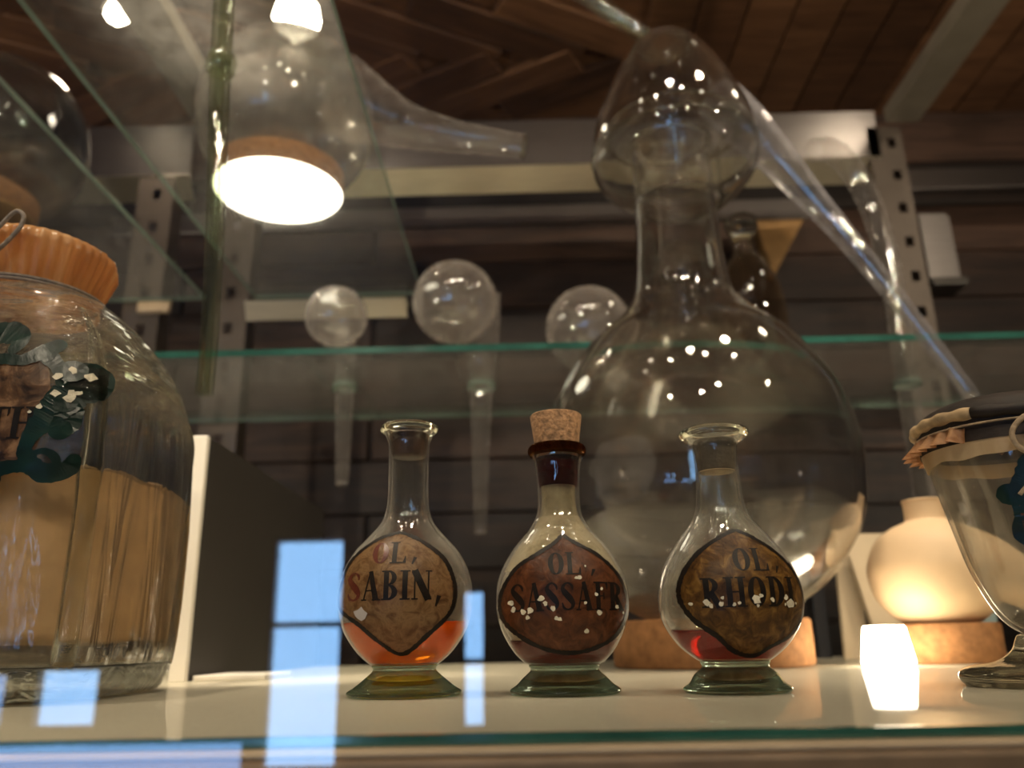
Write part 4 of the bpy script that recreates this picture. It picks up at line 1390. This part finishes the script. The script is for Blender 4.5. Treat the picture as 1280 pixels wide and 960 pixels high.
tube('spout', [(0.004, -0.015, 0.058, 0.030), (0.030, -0.026, 0.048, 0.0255), (0.054, -0.034, 0.032, 0.0190), (0.082, -0.042, 0.010, 0.0135), (0.108, -0.049, -0.011, 0.0105)], M['stoneware'], rt, 32, 8)

# ---------------------------------------------------------------- boards and panels at the back of the base shelf
o = box('black_board', 0.312, 0.326, 0.93, 0.955, 0.0, 0.075, M['black_board'], None, 0.001)
tag(o, 'narrow black upright board at the back of the shelf beside the big cork ring', 'board')
bm = bmesh.new()
box_bm(bm, -0.012, 0.012, -0.003, 0.003, 0.0, 0.105)
for v in bm.verts:
    if v.co.z > 0.05:
        v.co.x += 0.010
        v.co.y += 0.016
o = obj('cream_board', bm, M['cream_board'], None, loc=(0.334, 0.885, 0.0))
tag(o, 'thin cream card leaning behind the black board', 'board')
bm = bmesh.new()
box_bm(bm, -0.026, 0.030, -0.004, 0.004, 0.0, 0.125)
for v in bm.verts:
    if v.co.z > 0.05:
        v.co.x += -0.012
        v.co.y += 0.03
o = obj('beige_board', bm, M['cream_board'], None, loc=(0.372, 0.850, 0.0))
tag(o, 'beige board leaning behind the stoneware retort', 'board')
o = box('blue_grey_board', 0.400, 0.470, 0.86, 0.875, 0.0, 0.060, M['blue_grey'], None, 0.001)
tag(o, 'low blue-grey board behind the spout of the stoneware retort', 'board')

pp = thing('partition_panel', 'dark grey upright partition with lit white front edge behind the square jar', 'partition', (-0.252, 0.80, 0))
bm = bmesh.new()
box_bm(bm, -0.005, 0.005, -0.178, 0.20, 0.0, 0.181)
obj('panel', bm, M['grey_panel'], pp)
box('front_edge', -0.006, 0.006, -0.184, -0.178, 0.0, 0.181, M['white_board'], pp, 0.0006)
o = box('white_plate', -0.245, -0.192, 0.628, 0.70, 0.0, 0.0035, M['white_board'], None, 0.0006)
tag(o, 'thin white plate lying on the shelf at the foot of the partition', 'plate')

# ---------------------------------------------------------------- bulb pipettes through the holes of the long shelf
def pipette(label, hx, hy, bulb, br, path, mat, group='bulb pipettes in the long glass shelf'):
    t = thing('bulb_pipette', label, 'pipette', (hx, hy, SZ), group)
    inv = Matrix.Translation((-hx, -hy, -SZ))
    o = shell('bulb', catmull([(0.0, -br), (br * 0.38, -br * 0.925), (br * 0.71, -br * 0.71), (br * 0.925, -br * 0.38), (br, 0.0), (br * 0.925, br * 0.38), (br * 0.71, br * 0.71), (br * 0.38, br * 0.925), (0.0, br)], 4), 0.0022, mat, t, 56)
    o.matrix_parent_inverse = inv
    o.location = bulb
    o = tube('tube', path, mat, t, 20, 8, False)
    o.matrix_parent_inverse = inv
    c = path[-1]
    o = lathe('tip', [(c[3] * 0.5, 0.0), (c[3], -0.001), (c[3] * 1.02, 0.003), (c[3] * 0.5, 0.003)], mat, t, 20, True)
    o.matrix_parent_inverse = inv
    o.location = (c[0], c[1], c[2])
    return t


pipette('small milky glass bulb pipette hanging through the long shelf, nearest the upright', -0.251, 1.10, (-0.262, 1.075, 0.468), 0.044,
        [(-0.255, 1.09, 0.455, 0.017), (-0.252, 1.10, 0.42, 0.0145), (-0.251, 1.10, 0.367, 0.0125), (-0.250, 1.10, 0.30, 0.0105), (-0.249, 1.10, 0.232, 0.0085)], M['lab_milky'])
pipette('large clear glass bulb pipette with wide tapering tube hanging through the middle of the shelf', -0.058, 1.11, (-0.094, 1.085, 0.490), 0.061,
        [(-0.062, 1.085, 0.500, 0.034), (-0.058, 1.10, 0.455, 0.0275), (-0.057, 1.11, 0.41, 0.021), (-0.058, 1.11, 0.367, 0.016), (-0.060, 1.11, 0.27, 0.0115), (-0.061, 1.11, 0.163, 0.0085)], M['lab_soft'])
# round bulb flask lying on the shelf beside the alembic neck
t = thing('bulb_flask', 'round clear glass bulb lying on the long shelf beside the alembic neck', 'flask', (0.098, 1.06, SZ + 0.008))
br = 0.060
shell('bulb', catmull([(0.0, 0.0), (br * 0.38, br * 0.075), (br * 0.71, br * 0.29), (br * 0.925, br * 0.62), (br, br), (br * 0.925, br * 1.38), (br * 0.71, br * 1.71), (br * 0.38, br * 1.925), (0.0, br * 2)], 4), 0.0022, M['lab_soft'], t, 56, loc=(-0.004, 0, 0.0))
tube('neck', [(0.010, 0.045, 0.055, 0.016), (0.016, 0.075, 0.036, 0.0115), (0.026, 0.14, 0.017, 0.010), (0.030, 0.185, 0.0125, 0.011)], M['lab_soft'], t, 20, 6, False)
# bent tube going down through the last hole
t = thing('bent_tube', 'bent glass beak passing down through the shelf near the perforated upright', 'tube', (0.561, 1.147, SZ))
o = tube('tube', [(0.455, 1.10, 0.735, 0.017), (0.490, 1.12, 0.7475, 0.0185), (0.525, 1.14, 0.730, 0.0185), (0.5505, 1.147, 0.670, 0.0175), (0.562, 1.147, 0.590, 0.0165), (0.565, 1.147, 0.510, 0.0155), (0.561, 1.147, 0.367, 0.0145), (0.5557, 1.147, 0.200, 0.012)], M['lab_soft'], t, 24, 8, False)
o.matrix_parent_inverse = Matrix.Translation((-0.561, -1.147, -SZ))

# stoppered bottle and bell behind the alembic neck
t = thing('stoppered_bottle', 'smoky brown bottle with faceted glass stopper on the long shelf behind the alembic neck', 'bottle', (0.335, 1.11, SZ + 0.008))
lathe('glass_body', catmull([(0.0, 0.0), (0.040, 0.001), (0.048, 0.010), (0.050, 0.060), (0.050, 0.100), (0.044, 0.140), (0.028, 0.175), (0.017, 0.190), (0.015, 0.205), (0.019, 0.212), (0.014, 0.214)], 5), M['smoke'], t, 56)
lathe('stopper', [(0.0, 0.200), (0.011, 0.202), (0.012, 0.214), (0.018, 0.222), (0.026, 0.236), (0.024, 0.248), (0.015, 0.256), (0.0, 0.258)], M['lip_glass'], t, 8)
t = thing('glass_bell', 'round-topped clear glass bell on the long shelf seen through the alembic neck', 'bell jar', (0.232, 1.09, SZ + 0.008))
shell('dome', catmull([(0.044, 0.0), (0.044, 0.020), (0.043, 0.100), (0.040, 0.150), (0.030, 0.185), (0.014, 0.200), (0.0, 0.203)], 6), 0.0025, M['lab'], t, 56)
bm = bmesh.new()
tri = [(0.548, 0.965), (0.672, 0.962), (0.580, 0.808)]
fa = [bm.verts.new((x_, 1.715, z_)) for x_, z_ in tri]
bk = [bm.verts.new((x_, 1.757, z_)) for x_, z_ in tri]
bm.faces.new(fa)
bm.faces.new(bk)
for k in range(3):
    bm.faces.new((fa[k], fa[(k + 1) % 3], bk[(k + 1) % 3], bk[k]))
o = obj('wood_wedge', bm, M['wood_block'])
tag(o, 'honey-coloured triangular wood wedge fixed on the dark plank wall', 'wedge')

# ---------------------------------------------------------------- lying retorts on cork discs, high up
def retort(label, x_, y_, z_, disc_label, glow, spout=True, glass='lab'):
    d = thing('cork_disc', disc_label, 'cork disc', (x_ + 0.012, y_ - 0.045, z_ + 0.0065), 'cork discs under the high retorts')
    lathe('cork', [(0.0, 0.002), (0.080, 0.002), (0.083, 0.004), (0.083, 0.030), (0.080, 0.032), (0.0, 0.032)], M['cork_ring'], d, 72)
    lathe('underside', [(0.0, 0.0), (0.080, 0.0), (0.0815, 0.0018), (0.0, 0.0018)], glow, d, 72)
    r = thing('glass_retort', label, 'retort', (x_, y_, z_ + 0.0385), 'high glass retorts')
    b = 0.123
    shell('bulb', catmull([(0.0, 0.0), (0.055, 0.006), (0.092, 0.030), (0.117, 0.070), (b, 0.115), (0.116, 0.160), (0.092, 0.203), (0.055, 0.230), (0.022, 0.240), (0.0, 0.236)], 6), 0.003, M[glass], r, 88)
    if spout:
        tube('spout', [(0.075, 0.0, 0.150, 0.060), (0.130, 0.0, 0.118, 0.043), (0.175, 0.0, 0.096, 0.031), (0.240, 0.0, 0.078, 0.022), (0.300, 0.0, 0.066, 0.0175), (0.335, 0.0, 0.058, 0.0165)], M['lab_soft'], r, 32, 8, False)
        lathe('spout_rim', [(0.0150, 0.0), (0.0165, -0.002), (0.0178, 0.0), (0.0165, 0.002)], M['lip_glass'], r, 28, True, axis=(1, 0, -0.22), loc=(0.335, 0, 0.058))
    return r


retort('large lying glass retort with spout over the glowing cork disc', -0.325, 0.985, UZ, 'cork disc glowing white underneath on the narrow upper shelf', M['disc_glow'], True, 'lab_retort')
retort('glass retort partly out of frame in the neighbouring bay at the far left', -0.760, 1.02, UZ, 'honey-coloured cork disc at the far left edge under a retort', M['wood_block'], False, 'lab')

# glass standing rod with joint, and the green tube above
t = thing('glass_rod', 'tall greenish glass rod with a joint hanging in front of the narrow upper shelf', 'rod', (-0.217, 0.53, 0.188))
tube('rod', [(0.0, 0, 0.0, 0.0060), (-0.0005, 0, 0.05, 0.0063), (-0.0045, 0, 0.135, 0.0068), (-0.0125, 0, 0.265, 0.0080), (-0.017, 0, 0.400, 0.0086), (-0.022, 0, 0.755, 0.0090)], M['green_rod'], t, 24, 8, False)
tube('rod_core', [(0.0, 0, 0.0, 0.003), (-0.0045, 0, 0.135, 0.0033), (-0.0125, 0, 0.265, 0.0038), (-0.022, 0, 0.755, 0.0045)], M['green_rod'], t, 16, 8, False)
lathe('joint', [(0.007, -0.010), (0.0105, -0.008), (0.0115, 0.0), (0.0105, 0.007), (0.007, 0.009)], M['green_rod'], t, 32, True, loc=(-0.0125, 0, 0.270))
bm = bmesh.new()
tube_bm(bm, [(-0.32, 0, 0.765), (-0.022, 0, 0.765), (-0.022, 0, 0.752)], 0.004, 10)
obj('hanger', bm, M['dark_steel'], t, True)
t = thing('green_tube', 'short olive green glass tube slanting down from above the alembic head', 'tube', (0.10, 0.80, 0.75))
tube('tube', [(-0.12, 0, 0.115, 0.011), (-0.0055, 0, 0.0065, 0.0105), (0.056, 0, -0.048, 0.0095)], M['green_rod'], t, 20, 6, True)
tube('tube_core', [(-0.12, 0, 0.115, 0.006), (-0.0055, 0, 0.0065, 0.006), (0.056, 0, -0.047, 0.005)], M['green_rod'], t, 16, 6, True)
